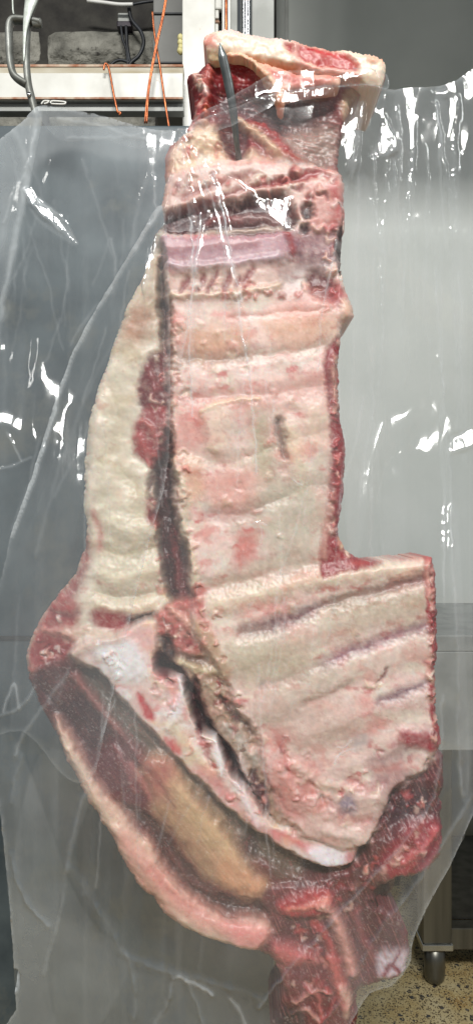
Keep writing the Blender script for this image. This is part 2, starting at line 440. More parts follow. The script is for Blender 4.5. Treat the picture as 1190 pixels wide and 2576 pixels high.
pipe('white_pipe', 576, Yp + 0.022, 0.0042, WPLAST, 'thin white pipe right of the copper pipe in the post slot', 'pipe')
pipe('steel_rod', 601.5, 1.25, 0.0035, CHROME, 'thin polished steel rod beside the thick hook shank', 'rod', 2.9, 1.86)

# electrical box and cables on the stone wall
Yc = 2.18
be = empty('electric_box', W(315, 48, Yc), 'small dark electric box with hanging cables on the stone wall', 'box')
c0 = W(294, 66, Yc); c1 = W(332, 52, Yc)
MB().box(c0[0], c1[0], Yc, Yc + 0.05, c0[2], c1[2], 0.004).build('cover', surf('dark_plum_plastic', L3(52, 40, 52), L3(36, 30, 40), 20, 0.4), be)
c0 = W(296, 51, Yc); c1 = W(330, 28, Yc)
MB().box(c0[0], c1[0], Yc + 0.006, Yc + 0.05, c0[2] , c1[2], 0.004).build('housing', GREY_AND_SHADED_PAINT, be)
def cable(pts, Y, r, mat): return MB().tube([W(p[0], p[1], Y) for p in catmull(pts, 8, False)], r, 8).build('cable', mat, be, True)
cable([(305, 66), (310, 100), (320, 130), (322, 170)], Yc, 0.004, BLACK)
cable([(318, 66), (320, 110), (326, 150), (330, 175)], Yc, 0.005, BLACK)
cable([(325, 20), (332, 50), (355, 80), (362, 110), (350, 140), (330, 158), (322, 178)], Yc - 0.01, 0.0055, BLACK)
cable([(275, 170), (290, 155), (310, 152), (345, 165), (365, 168)], Yc, 0.0045, BLACK)
tag(MB().tube([W(p[0], p[1], 2.15) for p in catmull([(220, 1), (260, 6), (300, 11), (335, 11)], 6, False)], 0.005, 8).build('wall_conduit', WPLAST, None, True),
    'thin pale conduit high on the stone wall', 'conduit')
tag(MB().tube([W(p[0], p[1], 2.15) for p in catmull([(335, 11), (360, 6), (392, 2)], 6, False)], 0.004, 8).build('wall_cable', BLACK, None, True),
    'thin black cable running from the pale conduit to the cupboard', 'cable')

# copper wires on the beam
def wire(paths, Y, r, label):
    o = empty('copper_wire', W(*paths[0][-1], Y), label, 'wire', 'copper wires by the beam')
    for p in paths:
        q = catmull(p, 8, False)
        MB().tube([W(a, b, Y) for a, b in q], r, 8).build('strand', COPPER, o, True)
wire([[(262, 176), (264, 163), (269, 161), (276, 178), (287, 238), (297, 284)], [(297, 284), (302, 282), (304, 286), (300, 289)]], 1.485, 0.0022, 'short bent copper wire hooked over the white beam')
wire([[(424, -30), (412, 40), (396, 112), (383, 180), (374, 240), (370, 310)], [(421, -30), (409, 40), (393, 112), (380, 180), (371, 240), (365, 310)]], 1.47, 0.0017, 'doubled copper wire slanting down from the top in front of the beam')
wire([[(384, 30), (388, 75), (396, 128), (404, 175), (413, 240), (427, 330)]], 1.48, 0.0022, 'copper wire crossing behind the doubled copper wire')

# grey hanging bracket
Yh = 1.18
hb = empty('hanging_bracket', W(88, 285, Yh), 'grey steel hanging bracket with looped handle at upper left', 'bracket')
def bar(name, pts, r, mat, ell, Y=Yh, parent=hb):
    q = catmull(pts, 8, False)
    return MB().tube([W(a, b, Y) for a, b in q], r, 12, ell).build(name, mat, parent, True)
bar('loop_handle', [(104, 59), (80, 54), (45, 50), (30, 54), (24, 72), (25, 110), (27, 150), (33, 182), (45, 198), (70, 214)], 0.0058, GALV, 1.6)
bar('main_bar', [(96, -40), (90, 0), (76, 40), (70, 90), (68, 150), (70, 190), (75, 225), (84, 260), (92, 292)], [0.0046, 0.005, 0.005, 0.0056, 0.0062, 0.005], GALV, 1.4)
bar('blade', [(88, -40), (80, 0), (70, 40), (64, 80), (62, 120), (61, 155)], [0.012, 0.0105, 0.0062, 0.0032, 0.0020, 0.0008], PALEGALV, 0.35, Yh - 0.012)
bar('end_block', [(84, 60), (96, 59), (105, 58)], [0.007, 0.0075, 0.007], GALV, 1.0)
bar('thin_rod', [(31, -40), (33, 0), (34, 25), (36, 36)], 0.0014, PALEGALV, 1.0)
c = W(75, 239, Yh - 0.008)
MB().tube([(c[0], c[1] - 0.003, c[2]), (c[0], c[1], c[2]), (c[0], c[1] + 0.006, c[2])], 0.0036, 10, side=(0, 0, 1)).build('rivet', CHROME, hb, True)

# white clip near the bag's corner
cl = empty('plastic_clip', W(135, 260, 1.14), 'small white plastic clip with slots at the bag corner', 'clip')
q = [(106, 262), (112, 255), (125, 254), (122, 259), (112, 262)]
for pts in ([(105, 262), (112, 254), (126, 254)], [(128, 260), (133, 254), (162, 256), (166, 259), (160, 262), (130, 261)], [(112, 261), (120, 259), (124, 255)]):
    qq = catmull(pts, 6, False)
    MB().tube([W(a, b, 1.14) for a, b in qq], 0.0012, 8).build('clip_bar', WPLAST, cl, True)

# steel table on the right
tb = empty('steel_table', (1.2, 2.1, 0), 'stainless steel work table with lower shelf at lower right', 'table')
Yl = 1.857
lx0, lx1 = W(1064, 2300, Yl)[0], W(1136, 2300, Yl)[0]
PALE_STEEL = surf('pale_worn_steel', L3(152, 154, 151), L3(128, 130, 127), 14, 0.5, 0.25, 0.1, 60, 0.001)
MB().box(lx0 - 0.02, 2.3, 1.80, 2.44, 0.86, 0.90, 0.003).build('tabletop', PALE_STEEL, tb)
MB().box(lx0 - 0.018, 2.3, 1.80, 1.815, 0.62, 0.8595, 0.002).build('apron', PALE_STEEL, tb)  # added tall front; its mid-grey steps the wall's brightness down to dark
for (ya, xo) in ((Yl, 0.0), (Yl, 1.3), (2.36, 0.0)):
    lg = MB().box(lx0 + xo, lx1 + xo, ya, ya + 0.06, 0.115, 0.855, 0.003).build('leg', STEEL, tb)
    cx = (lx0 + lx1) / 2 + xo
    MB().box(lx0 + xo - 0.003, lx1 + xo + 0.003, ya - 0.003, ya + 0.063, 0.098, 0.1145, 0.002).build('collar', CHROME, lg)
    pr = [(0.0265, 0.0975), (0.0265, 0.05), (0.0265, 0.026), (0.0245, 0.013), (0.018, 0.004), (0.009, 0.0008), (0.001, 0.0)]
    MB().tube([(cx, ya + 0.03, z) for _, z in pr], [r for r, _ in pr], 20).build('foot', STEEL, lg, True)
zs = W(0, 2325, Yl + 0.03)[2]
MB().box(lx1 + 0.0005, 2.3, Yl + 0.012, Yl + 0.052, zs - 0.055, zs, 0.003).build('cross_rail', STEEL, tb)
MB().box(lx0 + 0.03, 2.3, Yl + 0.062, 2.40, zs - 0.004, zs + 0.002).build('shelf', STEEL, tb)

# ------------------------------------------------------------------ the hanging beef
beef = empty('beef_forequarter', W(600, 2576, 1.0), 'hanging bone-in side of raw beef inside the clear plastic bag', 'meat')

CREAM = (234, 222, 206); FAT = (228, 214, 200); YEL = (226, 212, 176); PINKP = (216, 182, 174); PINK = (206, 138, 132)
SALM = (204, 104, 98); RED = (150, 40, 46); DRED = (96, 22, 30); VDR = (58, 18, 24); PURP = (142, 96, 116); TAN = (186, 146, 110)
GRAY = (170, 156, 148); BRN = (104, 84, 72); WHT = (240, 230, 228)

def tissue(X, Y, outline, Yb, rnd, base, feats, rag=5, relief=((3.0, 40, 1, 0),), mott=0.5, seed=1, warp=9,
           redmix=0.25, redcol=PINK, lump=0.0, streak=None, fine=0.6, rim=None, tints=(), edge=0.9, vein=(186, 92, 92)):
    """signed distance, height (mm, towards the viewer) and colour of one kind of tissue"""
    P = catmull(outline, 5)
    WX = X + warp * fbm(X / 42, Y / 42, 4, seed) + 3.5 * fbm(X / 9, Y / 9, 3, seed + 2); WY = Y + warp * fbm(X / 42, Y / 42, 4, seed + 40) + 3.5 * fbm(X / 9, Y / 9, 3, seed + 41)
    RX = X + rag * (1.3 * fbm(X / 75, Y / 75, 4, seed + 7, 0.6) + 0.5 * gn(X / 17, Y / 29, seed + 6) * np.clip(gn(X / 110, Y / 110, seed + 5) * 2 + 0.4, 0, 1)); RY = Y + rag * 1.3 * fbm(X / 75, Y / 75, 4, seed + 8, 0.6)
    S = sdf_poly(RX, RY, P)
    e = np.clip(S / rnd, 0, 1)
    H = -rnd * K * 1000 * edge * (1 - np.sqrt(np.clip(1 - (1 - e) ** 2, 0, 1)))
    C = np.ones(X.shape + (3,)) * lin(base)
    def mix(C, c, t):
        t = np.clip(t, 0, 1)[..., None]
        return C * (1 - t) + lin(c) * t
    C = mix(C, redcol, sstep((fbm(WX / 60, WY / 60, 5, seed + 11) - 0.05) / 0.5) * redmix)
    C = mix(C, redcol, sstep((fbm(WX / 26, WY / 26, 4, seed + 15) - 0.12) / 0.45) * redmix * 0.9)
    for (tc_, sc, th, op, sd) in tints:
        C = mix(C, tc_, sstep((fbm(WX / sc, WY / (sc * 0.6), 5, seed + sd) - th) / 0.35) * op)
    n = np.clip(1 + 0.6 * mott * fbm(WX / 14, WY / 14, 3, seed + 21), 0, 1.3)
    gx0, gy0, gdx, gdy = X[0, 0], Y[0, 0], X[1, 0] - X[0, 0], Y[0, 1] - Y[0, 0]
    for ft in feats:
        if ft[0] == 'p': _, pts, soft, c, op, h = ft; wmax = 0
        else: _, pts, w, soft, c, op, h = ft; wmax = max(w) if hasattr(w, '__len__') else w
        q = np.array(pts, float); pad = wmax + soft * 1.5 + 1.6 * warp + 14
        i0 = max(int((q[:, 0].min() - pad - gx0) / gdx), 0); i1 = max(int((q[:, 0].max() + pad - gx0) / gdx) + 1, 0)
        j0 = max(int((q[:, 1].min() - pad - gy0) / gdy), 0); j1 = max(int((q[:, 1].max() + pad - gy0) / gdy) + 1, 0)
        if i0 >= X.shape[0] or j0 >= X.shape[1] or i1 < 1 or j1 < 1: continue
        sl = (slice(i0, i1), slice(j0, j1))
        m = m_poly(WX[sl], WY[sl], pts, soft * 1.5) if ft[0] == 'p' else m_stroke(WX[sl], WY[sl], pts, w, soft * 1.5)
        if h: H[sl] += m * h
        if c is not None: C[sl] = mix(C[sl], c, m * op * n[sl])
    for (amp, sc, an, ang) in relief:
        ca, sa = math.cos(math.radians(ang)), math.sin(math.radians(ang))
        U = (X * ca + Y * sa) / sc; V = (-X * sa + Y * ca) / sc * an
        H = H + amp * (gn(U, V, seed + 31) + 0.22 * gn(U * 2.1, V * 2.1, seed + 32) + 0.06 * gn(U * 4.3, V * 4.3, seed + 33)) * 0.75 * (fine if sc < 25 else 1)
    vn = np.abs(fbm(WX / 44, WY / 30, 3, seed + 91)); C = mix(C, vein, sstep(1 - vn / 0.035) * 0.30 * np.clip(0.5 + 2 * gn(X / 90, Y / 90, seed + 92), 0, 1))
    vw = np.abs(fbm(WX / 30, WY / 22, 3, seed + 95)); C = mix(C, (240, 228, 220), sstep(1 - vw / 0.03) * 0.22); H = H + 0.15 * sstep(1 - vw / 0.05)
    if lump: H = H + lump * (1 - np.sqrt(fbm(X / 30, Y / 30, 2, seed + 51) ** 2 + 0.01) * 2.2)
    if rim:
        rw, rc, ro = rim
        C = mix(C, rc, sstep(1 - (S + 0.5 * rw * fbm(X / 18, Y / 18, 3, seed + 81)) / rw) * ro)
    C = C * (1 + mott * 0.26 * fbm(X / 16, Y / 16, 4, seed + 61))[..., None]
    if streak:
        ang, amp, c = streak
        ca, sa = math.cos(math.radians(ang)), math.sin(math.radians(ang))
        sv = fbm((X * ca + Y * sa) / 60, (-X * sa + Y * ca) / 5, 3, seed + 71)
        C = mix(C, c, sstep((sv - 0.12) / 0.3) * amp)
        H = H + 1.2 * sv
    return S, H, np.clip(C, 0.003, 0.95)

def surface(X, Y, S, step, YB, H):
    """grid points with the rim snapped to the outline -> vertices"""
    gx, gy = np.gradient(S, step); gl = np.hypot(gx, gy) + 1e-6
    near = S < step * 1.4
    XS = np.where(near, X - gx / gl * np.clip(S, 0, 1.4 * step), X); YS = np.where(near, Y - gy / gl * np.clip(S, 0, 1.4 * step), Y)
    return np.stack([(XS - 595) * K * YB, YB - H / 1000, CAMZ - (YS - 1288) * K * YB], -1).reshape(-1, 3)

def skirt_mesh(name, V, Cc, Q, rimset, thick, parent):
    """patch + a side wall going back from those rim edges whose vertices lie on the outer rim"""
    E = np.concatenate([Q[:, [0, 1]], Q[:, [1, 2]], Q[:, [2, 3]], Q[:, [3, 0]]])
    key = np.sort(E, 1); k1 = key[:, 0].astype(np.int64) * len(V) + key[:, 1]
    un, first, cnt = np.unique(k1, return_index=True, return_counts=True)
    B = E[first[cnt == 1]]
    if rimset is not None: B = B[rimset[B[:, 0]] & rimset[B[:, 1]]]
    allV, allQ, allC = [V], [Q], [Cc]
    if len(B):
        bv = np.unique(B); bm_ = -np.ones(len(V), int); bm_[bv] = np.arange(len(bv)) + len(V)
        s1 = V[bv].copy(); s1[:, 1] += thick
        allV.append(s1); allC.append(Cc[bv]); allQ.append(np.stack([B[:, 1], B[:, 0], bm_[B[:, 0]], bm_[B[:, 1]]], 1))
    return link(name, np_mesh(name, np.concatenate(allV), np.concatenate(allQ), np.concatenate(allC)), MEAT, parent)

def grid_quads(ins):
    keep = ins[:-1, :-1] & ins[1:, :-1] & ins[1:, 1:] & ins[:-1, 1:]
    idx = np.arange(ins.size).reshape(ins.shape)
    return keep, np.stack([idx[:-1, :-1], idx[:-1, 1:], idx[1:, 1:], idx[1:, :-1]], -1)

def slab(name, outline, Yb, thick, rnd, base, feats, parent=beef, step=2.6, **kw):
    """a separate solid piece"""
    P = np.array(outline, float)
    X, Y = np.meshgrid(np.arange(P[:, 0].min() - 12, P[:, 0].max() + 12, step), np.arange(P[:, 1].min() - 12, P[:, 1].max() + 12, step), indexing='ij')
    S, H, C = tissue(X, Y, outline, Yb, rnd, base, feats, **kw)
    keep, Q = grid_quads(S > 0); Q = Q[keep]
    V = surface(X, Y, S, step, np.full(X.shape, Yb), H)
    used = np.unique(Q); remap = -np.ones(X.size, int); remap[used] = np.arange(len(used))
    return skirt_mesh(name, V[used], C.reshape(-1, 3)[used], remap[Q], None, thick, parent)

REGIONS = []
crng = random.Random(11)
def crumbs(pts, n, cols, r=(3, 8), h=(1.5, 5), op=0.75):
    """ragged scraps of fat and meat scattered along a path (x, y, spread)"""
    out = []
    for _ in range(n):
        k = crng.random() * (len(pts) - 1); i = int(k); t = k - i
        x = pts[i][0] * (1 - t) + pts[i + 1][0] * t; y = pts[i][1] * (1 - t) + pts[i + 1][1] * t; w = pts[i][2] * (1 - t) + pts[i + 1][2] * t
        x += crng.gauss(0, w * 0.5); y += crng.gauss(0, w * 0.5)
        a = crng.random() * 6.28; L_ = crng.uniform(3, 16)
        rr = crng.uniform(*r)
        out.append(('s', [(x, y), (x + L_ * math.cos(a), y + L_ * math.sin(a)), (x + 1.5 * L_ * math.cos(a + 0.7), y + 1.5 * L_ * math.sin(a + 0.7))], [rr * 0.6, rr, rr * 0.5], rr * 0.5, crng.choice(cols), op * crng.uniform(0.6, 1.1), crng.uniform(*h) * (1 if crng.random() < 0.7 else -1)))
    return out
FATS = [(232, 212, 194), (226, 186, 172), (214, 150, 140), (196, 90, 88), (140, 44, 50), (240, 230, 222)]
REDS = [(150, 44, 52), (190, 84, 84), (110, 30, 38), (214, 140, 130), (226, 190, 176)]
def region(name, outline, Yb, soft, rnd, base, feats, **kw):
    """tissue that is grown together with its neighbours: later regions lie over earlier ones"""
    REGIONS.append((name, outline, Yb, soft, rnd, base, feats, kw))

def pieces(M, Q):
    """connected patches of one tissue, largest first; crumbs stay with the largest"""
    lab = np.where(M, np.arange(M.size).reshape(M.shape), -1)
    seen = np.zeros(M.shape, bool); out = []
    from collections import deque
    nx, ny = M.shape
    for s0 in np.argwhere(M):
        a, b = int(s0[0]), int(s0[1])
        if seen[a, b]: continue
        comp = []; dq = deque([(a, b)]); seen[a, b] = True
        while dq:
            x, y = dq.popleft(); comp.append((x, y))
            for u, v in ((x + 1, y), (x - 1, y), (x, y + 1), (x, y - 1)):
                if 0 <= u < nx and 0 <= v < ny and M[u, v] and not seen[u, v]:
                    seen[u, v] = True; dq.append((u, v))
        out.append(np.array(comp))
    out.sort(key=len, reverse=True)
    res = []
    for k, c in enumerate(out):
        if k and len(c) < 4: break
        res.append(Q[c[:, 0], c[:, 1]])
    return res

def build_carcass(step=2.6, thick=0.09):
    X, Y = np.meshgrid(np.arange(40, 1135, step), np.arange(100, 2625, step), indexing='ij')
    H = np.full(X.shape, 0.0); YB = np.full(X.shape, 1.0); C = np.zeros(X.shape + (3,)); S = np.full(X.shape, -1e3); ID = np.full(X.shape, -1)
    TOT = np.zeros(X.shape)
    for i, (name, outline, Yb, soft, rnd, base, feats, kw) in enumerate(REGIONS):
        P = np.array(outline, float)
        i0 = max(int((P[:, 0].min() - 60 - 40) / step), 0); i1 = int((P[:, 0].max() + 60 - 40) / step) + 1
        j0 = max(int((P[:, 1].min() - 60 - 100) / step), 0); j1 = int((P[:, 1].max() + 60 - 100) / step) + 1
        sl = (slice(i0, i1), slice(j0, j1))
        kw = dict(kw); kw.setdefault('edge', 0.5)
        hs = 0.62 if name in ('shoulder_muscle', 'neck_muscle', 'gristle', 'brisket_muscle', 'flank_fat', 'breastbone') else 0.8
        s_, h_, c_ = tissue(X[sl], Y[sl], outline, Yb, rnd, base, feats, **kw)
        # ragged overlap: the border wanders and frays
        sw = s_ + soft * 0.8 * fbm(X[sl] / 60, Y[sl] / 60, 4, 300 + i, 0.6)
        inside_old = S[sl] > 0
        m = np.where(inside_old, sstep(sw / (2 * soft) + 0.5), (s_ > -3 * step).astype(float))
        mb = np.where(inside_old, sstep(s_ / 60 + 0.5), 1.0)          # slow change of the carrying depth
        hh = (1.0 - Yb) * 1000 + h_ * hs                                    # height over the plane Y = 1
        H[sl] = H[sl] * (1 - m) + m * hh
        YB[sl] = YB[sl] * (1 - mb) + mb * (Yb + 0.004)
        C[sl] = C[sl] * (1 - m[..., None]) + m[..., None] * c_
        ID[sl] = np.where(m > 0.5, i, ID[sl])
        S[sl] = np.maximum(S[sl], s_)
    e = np.clip(S / 24, 0, 1)
    H = H - 24 * 0.5 * (1 - np.sqrt(np.clip(1 - (1 - e) ** 2, 0, 1)))  # rounded outer rim
    H = H - (1.0 - YB) * 1000
    ins = S > 0
    keep, Q = grid_quads(ins)
    V = surface(X, Y, S, step, YB, H); Cf = C.reshape(-1, 3)
    rimv = np.zeros(X.shape, bool)
    cnt = np.zeros(X.shape, int)
    for dx in (0, 1):
        for dy in (0, 1): cnt[dx:dx + keep.shape[0], dy:dy + keep.shape[1]] += keep
    rimv = ((cnt > 0) & (cnt < 4)).ravel()
    qid = ID[:-1, :-1]
    for i, r in enumerate(REGIONS):
        for q in pieces(keep & (qid == i), Q):
            used = np.unique(q); remap = -np.ones(X.size, int); remap[used] = np.arange(len(used))
            skirt_mesh(r[0], V[used], Cf[used], remap[q], rimv[used], thick, beef)

# --- dark meat deep in the gaps, everything else grows over it
region('inner_muscle', [(430, 540), (830, 480), (840, 900), (840, 1400), (1060, 1450), (1070, 1900), (1040, 2150), (900, 2330), (760, 2380), (560, 2300), (380, 2110), (240, 1920), (130, 1740), (130, 1640), (260, 1480), (330, 1300), (330, 1000), (360, 760)],
       1.02, 10, 30, (70, 26, 31), [
    ('s', [(405, 880), (408, 1000), (404, 1130)], [16, 26, 16], 8, (120, 34, 42), 0.9, 18),
    ('s', [(440, 1330), (450, 1420), (462, 1500)], [6, 12, 12], 7, (120, 40, 44), 0.8, 12),
    ('s', [(425, 760), (428, 860)], 12, 8, (96, 44, 44), 0.8, 14),
    ], rag=4, redmix=0.4, redcol=(44, 18, 24), seed=3, relief=((6, 40, 1, 0),), lump=3, streak=(80, 0.2, (140, 70, 70)))

# --- outer fat layer on the left
region('flank_fat', [(470, 520), (420, 540), (375, 650), (318, 770), (278, 880), (244, 1000), (216, 1110), (213, 1250), (214, 1340), (190, 1440), (150, 1490), (96, 1570), (68, 1650), (84, 1712), (170, 1690), (260, 1640), (400, 1600), (455, 1560), (424, 1480), (404, 1380), (398, 1280), (390, 1200), (416, 1120), (420, 1020), (416, 900), (405, 800), (410, 640)],
     0.99, 10, 24, CREAM, [
    ('p', [(420, 540), (330, 760), (285, 880), (360, 900), (420, 800), (460, 560)], 22, (206, 184, 158), 0.7, 0),
    ('p', [(340, 770), (310, 830), (340, 870), (380, 830), (375, 780)], 14, (190, 130, 104), 0.6, 2),
    ('p', [(300, 900), (232, 1060), (222, 1240), (250, 1400), (340, 1440), (360, 1250), (340, 1150), (330, 1000), (350, 900)], 30, (232, 220, 196), 0.6, 5),
    ('s', [(250, 1070), (232, 1180), (230, 1280)], 14, 10, FAT, 0.6, 4),
    ('p', [(384, 895), (354, 950), (352, 1010), (372, 1040), (440, 1040), (440, 930), (420, 890)], 8, (112, 24, 34), 0.95, -2),
    ('s', [(372, 930), (390, 970), (384, 1020)], 7, 7, (150, 50, 56), 0.7, 5),
    ('p', [(356, 1040), (338, 1090), (346, 1150), (390, 1168), (440, 1150), (440, 1040), (400, 1020)], 8, (158, 56, 60), 0.95, 4),
    ('s', [(352, 1100), (370, 1140), (400, 1150)], 9, 8, (190, 84, 82), 0.7, 5),
    ('s', [(360, 1060), (385, 1085), (400, 1110)], 6, 6, (206, 120, 110), 0.6, 4),
    ('s', [(395, 1170), (384, 1230), (392, 1290)], 12, 7, (96, 50, 50), 0.8, -10),
    ('p', [(368, 1260), (370, 1310), (398, 1330), (414, 1290), (396, 1250)], 7, (144, 44, 50), 0.9, 2),
    ('s', [(290, 1320), (340, 1340), (390, 1340)], 18, 16, (234, 222, 198), 0.6, 10),
    ('s', [(270, 1385), (330, 1395), (390, 1375)], 9, 12, (190, 174, 136), 0.6, -8),
    ('s', [(262, 1440), (320, 1455), (400, 1430)], 22, 16, (230, 216, 188), 0.6, 11),
    ('s', [(250, 1490), (330, 1502), (420, 1480)], 8, 11, (184, 164, 130), 0.6, -8),
    ('s', [(250, 1522), (320, 1535), (380, 1520)], 14, 12, (226, 206, 174), 0.6, 7),
    ('s', [(235, 1290), (255, 1340), (250, 1380)], 8, 9, (196, 110, 104), 0.7, -2),
    ('s', [(300, 1180), (340, 1220), (350, 1290)], 12, 16, (206, 190, 156), 0.5, -5),
    ('s', [(280, 980), (300, 1060), (290, 1130)], 12, 16, (210, 194, 166), 0.5, -4),
    ('p', [(212, 1340), (196, 1430), (150, 1490), (186, 1510), (216, 1450), (230, 1380)], 12, (138, 40, 46), 0.85, -3),
    ('p', [(150, 1490), (96, 1570), (68, 1650), (84, 1720), (170, 1690), (190, 1600), (200, 1520)], 12, (172, 72, 72), 0.9, 4),
    ('s', [(110, 1585), (150, 1588), (186, 1602)], 7, 6, (216, 156, 146), 0.7, 5),
    ('p', [(100, 1606), (80, 1650), (110, 1670), (170, 1650), (180, 1614), (140, 1602)], 9, (150, 36, 44), 0.8, -3),
    ('s', [(82, 1690), (130, 1682), (176, 1690)], 8, 7, (224, 132, 122), 0.85, 5),
    ('s', [(130, 1540), (170, 1550), (200, 1540)], 8, 8, (120, 40, 46), 0.7, -4),
    ('p', [(230, 1548), (250, 1532), (310, 1537), (335, 1562), (300, 1590), (250, 1575)], 9, (158, 50, 54), 0.95, -3),
    ('s', [(330, 1562), (400, 1548), (450, 1532)], 9, 7, (80, 44, 42), 0.85, -12),
    ('s', [(170, 1590), (230, 1590), (300, 1600)], 10, 9, (222, 190, 170), 0.7, 4),
    ] + crumbs([(405, 900, 12), (400, 1100, 14), (396, 1300, 12), (420, 1500, 14)], 40, REDS + FATS[:2]) + crumbs([(130, 1560, 40), (120, 1660, 40), (220, 1590, 30)], 26, REDS + FATS), rag=7, tints=(((240, 228, 210), 80, 0.0, 0.7, 101), ((208, 184, 140), 100, 0.1, 0.6, 103), ((214, 140, 128), 50, 0.2, 0.65, 104)), relief=((10, 110, 0.8, 20), (4, 64, 1.5, 0)), seed=5, redmix=0.22, redcol=(214, 176, 156), lump=0.6, mott=0.6)

# --- shoulder muscle at lower left
region('shoulder_muscle', [(78, 1690), (200, 1640), (260, 1640), (400, 1780), (560, 1980), (700, 2120), (860, 2170), (890, 2230), (780, 2310), (640, 2330), (500, 2290), (400, 2180), (320, 2080), (220, 1970), (130, 1830), (90, 1750)],
     0.986, 14, 26, (112, 50, 50), [
    ('p', [(80, 1700), (210, 1670), (262, 1732), (300, 1820), (320, 1870), (250, 1912), (180, 1842), (110, 1770)], 18, (62, 28, 32), 0.95, -10),
    ('p', [(120, 1700), (180, 1690), (200, 1730), (150, 1760)], 12, (96, 52, 50), 0.7, 4),
    ('s', [(192, 1700), (260, 1782), (330, 1872), (400, 1975)], [8, 11, 10, 8], 10, (186, 118, 112), 0.75, 9),
    ('p', [(236, 1900), (296, 1850), (340, 1862), (392, 1980), (360, 2036), (310, 2006), (260, 1966)], 16, (96, 28, 36), 0.92, -2),
    ('s', [(290, 1880), (320, 1930), (345, 1990)], 5, 6, (150, 70, 72), 0.7, 4),
    ('s', [(330, 1920), (360, 1970), (385, 2010)], 6, 6, (196, 120, 116), 0.7, 4),
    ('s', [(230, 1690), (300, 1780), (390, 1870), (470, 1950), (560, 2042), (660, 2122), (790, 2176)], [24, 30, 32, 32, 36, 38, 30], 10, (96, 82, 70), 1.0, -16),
    ('s', [(340, 1830), (420, 1910), (500, 1990)], 9, 10, (124, 106, 90), 0.6, 5),
    ('s', [(600, 2100), (632, 2130), (620, 2172), (590, 2180)], 6, 5, (176, 156, 150), 0.6, 6),
    ('p', [(610, 2110), (640, 2104), (650, 2150), (620, 2160)], 8, (60, 40, 40), 0.85, -8),
    ('p', [(690, 2140), (760, 2150), (750, 2210), (690, 2200)], 12, (104, 86, 74), 0.8, 2),
    ('p', [(770, 2160), (830, 2165), (820, 2215), (770, 2205)], 9, (66, 38, 42), 0.9, -6),
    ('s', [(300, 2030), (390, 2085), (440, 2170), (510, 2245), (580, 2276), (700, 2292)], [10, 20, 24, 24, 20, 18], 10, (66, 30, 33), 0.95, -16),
    ('s', [(430, 2150), (470, 2210), (540, 2250)], 6, 8, (120, 70, 66), 0.7, 5),
    ], seed=13, redmix=0.3, redcol=(70, 28, 32), relief=((4, 60, 1, 45), (1.5, 20, 1, 0)), streak=(52, 0.18, (170, 110, 104)))

# --- tan muscle between the two grooves
region('brisket_muscle', [(362, 1905), (420, 1905), (460, 1945), (535, 2035), (605, 2135), (660, 2210), (690, 2240), (660, 2262), (590, 2250), (520, 2200), (450, 2115), (408, 2050), (372, 1985)],
     0.981, 24, 40, (196, 160, 124), [
    ('p', [(350, 1905), (420, 1900), (450, 1960), (410, 2010), (365, 1980)], 24, (186, 112, 104), 0.8, 0),
    ('s', [(370, 1930), (410, 1980), (440, 2030)], 5, 6, (120, 50, 52), 0.6, -2),
    ('s', [(440, 1970), (510, 2060), (590, 2160)], 14, 18, (220, 186, 146), 0.7, 4),
    ('s', [(420, 2010), (470, 2100), (540, 2190)], 10, 16, (164, 122, 96), 0.7, 0),
    ('p', [(560, 2150), (640, 2190), (680, 2235), (640, 2262), (560, 2225)], 18, (224, 166, 132), 0.75, 3),
    ('s', [(480, 1985), (560, 2080), (620, 2160)], 6, 10, (150, 116, 92), 0.5, -2),
    ], seed=17, redmix=0.3, redcol=(190, 128, 108), relief=((3, 60, 2, 50), (1.0, 20, 2, 50)), rag=10, mott=0.6, streak=(52, 0.10, (214, 180, 146)))

# --- pink fat on the outer edge
region('brisket_fat', [(140, 1800), (180, 1850), (236, 1950), (300, 2030), (370, 2105), (420, 2185), (480, 2252), (560, 2296), (640, 2304), (695, 2330), (690, 2390), (640, 2398), (560, 2380), (470, 2345), (395, 2285), (325, 2200), (275, 2105), (205, 1990), (155, 1885)],
     0.976, 18, 44, (232, 196, 178), [
    ('s', [(300, 2100), (400, 2210), (500, 2300), (640, 2350)], 18, 18, (228, 156, 148), 0.7, 4),
    ('s', [(160, 1860), (230, 1980), (290, 2080)], 14, 14, (232, 208, 188), 0.7, 2),
    ('s', [(420, 2300), (520, 2345), (640, 2376)], 12, 12, (232, 206, 190), 0.7, 3),
    ('p', [(560, 2310), (690, 2335), (690, 2390), (600, 2376)], 16, (234, 150, 148), 0.75, 3),
    ('s', [(320, 2170), (380, 2250), (440, 2310)], 7, 10, (208, 124, 112), 0.6, -2),
    ('s', [(380, 2180), (440, 2250), (520, 2300)], 5, 9, (196, 100, 96), 0.5, -3),
    ], rim=(12, (190, 110, 100), 0.5), redcol=(228, 150, 142), seed=19, redmix=0.35, relief=((4, 70, 2, 40), (1.2, 24, 1, 0)), rag=8, lump=0.5, mott=0.5)

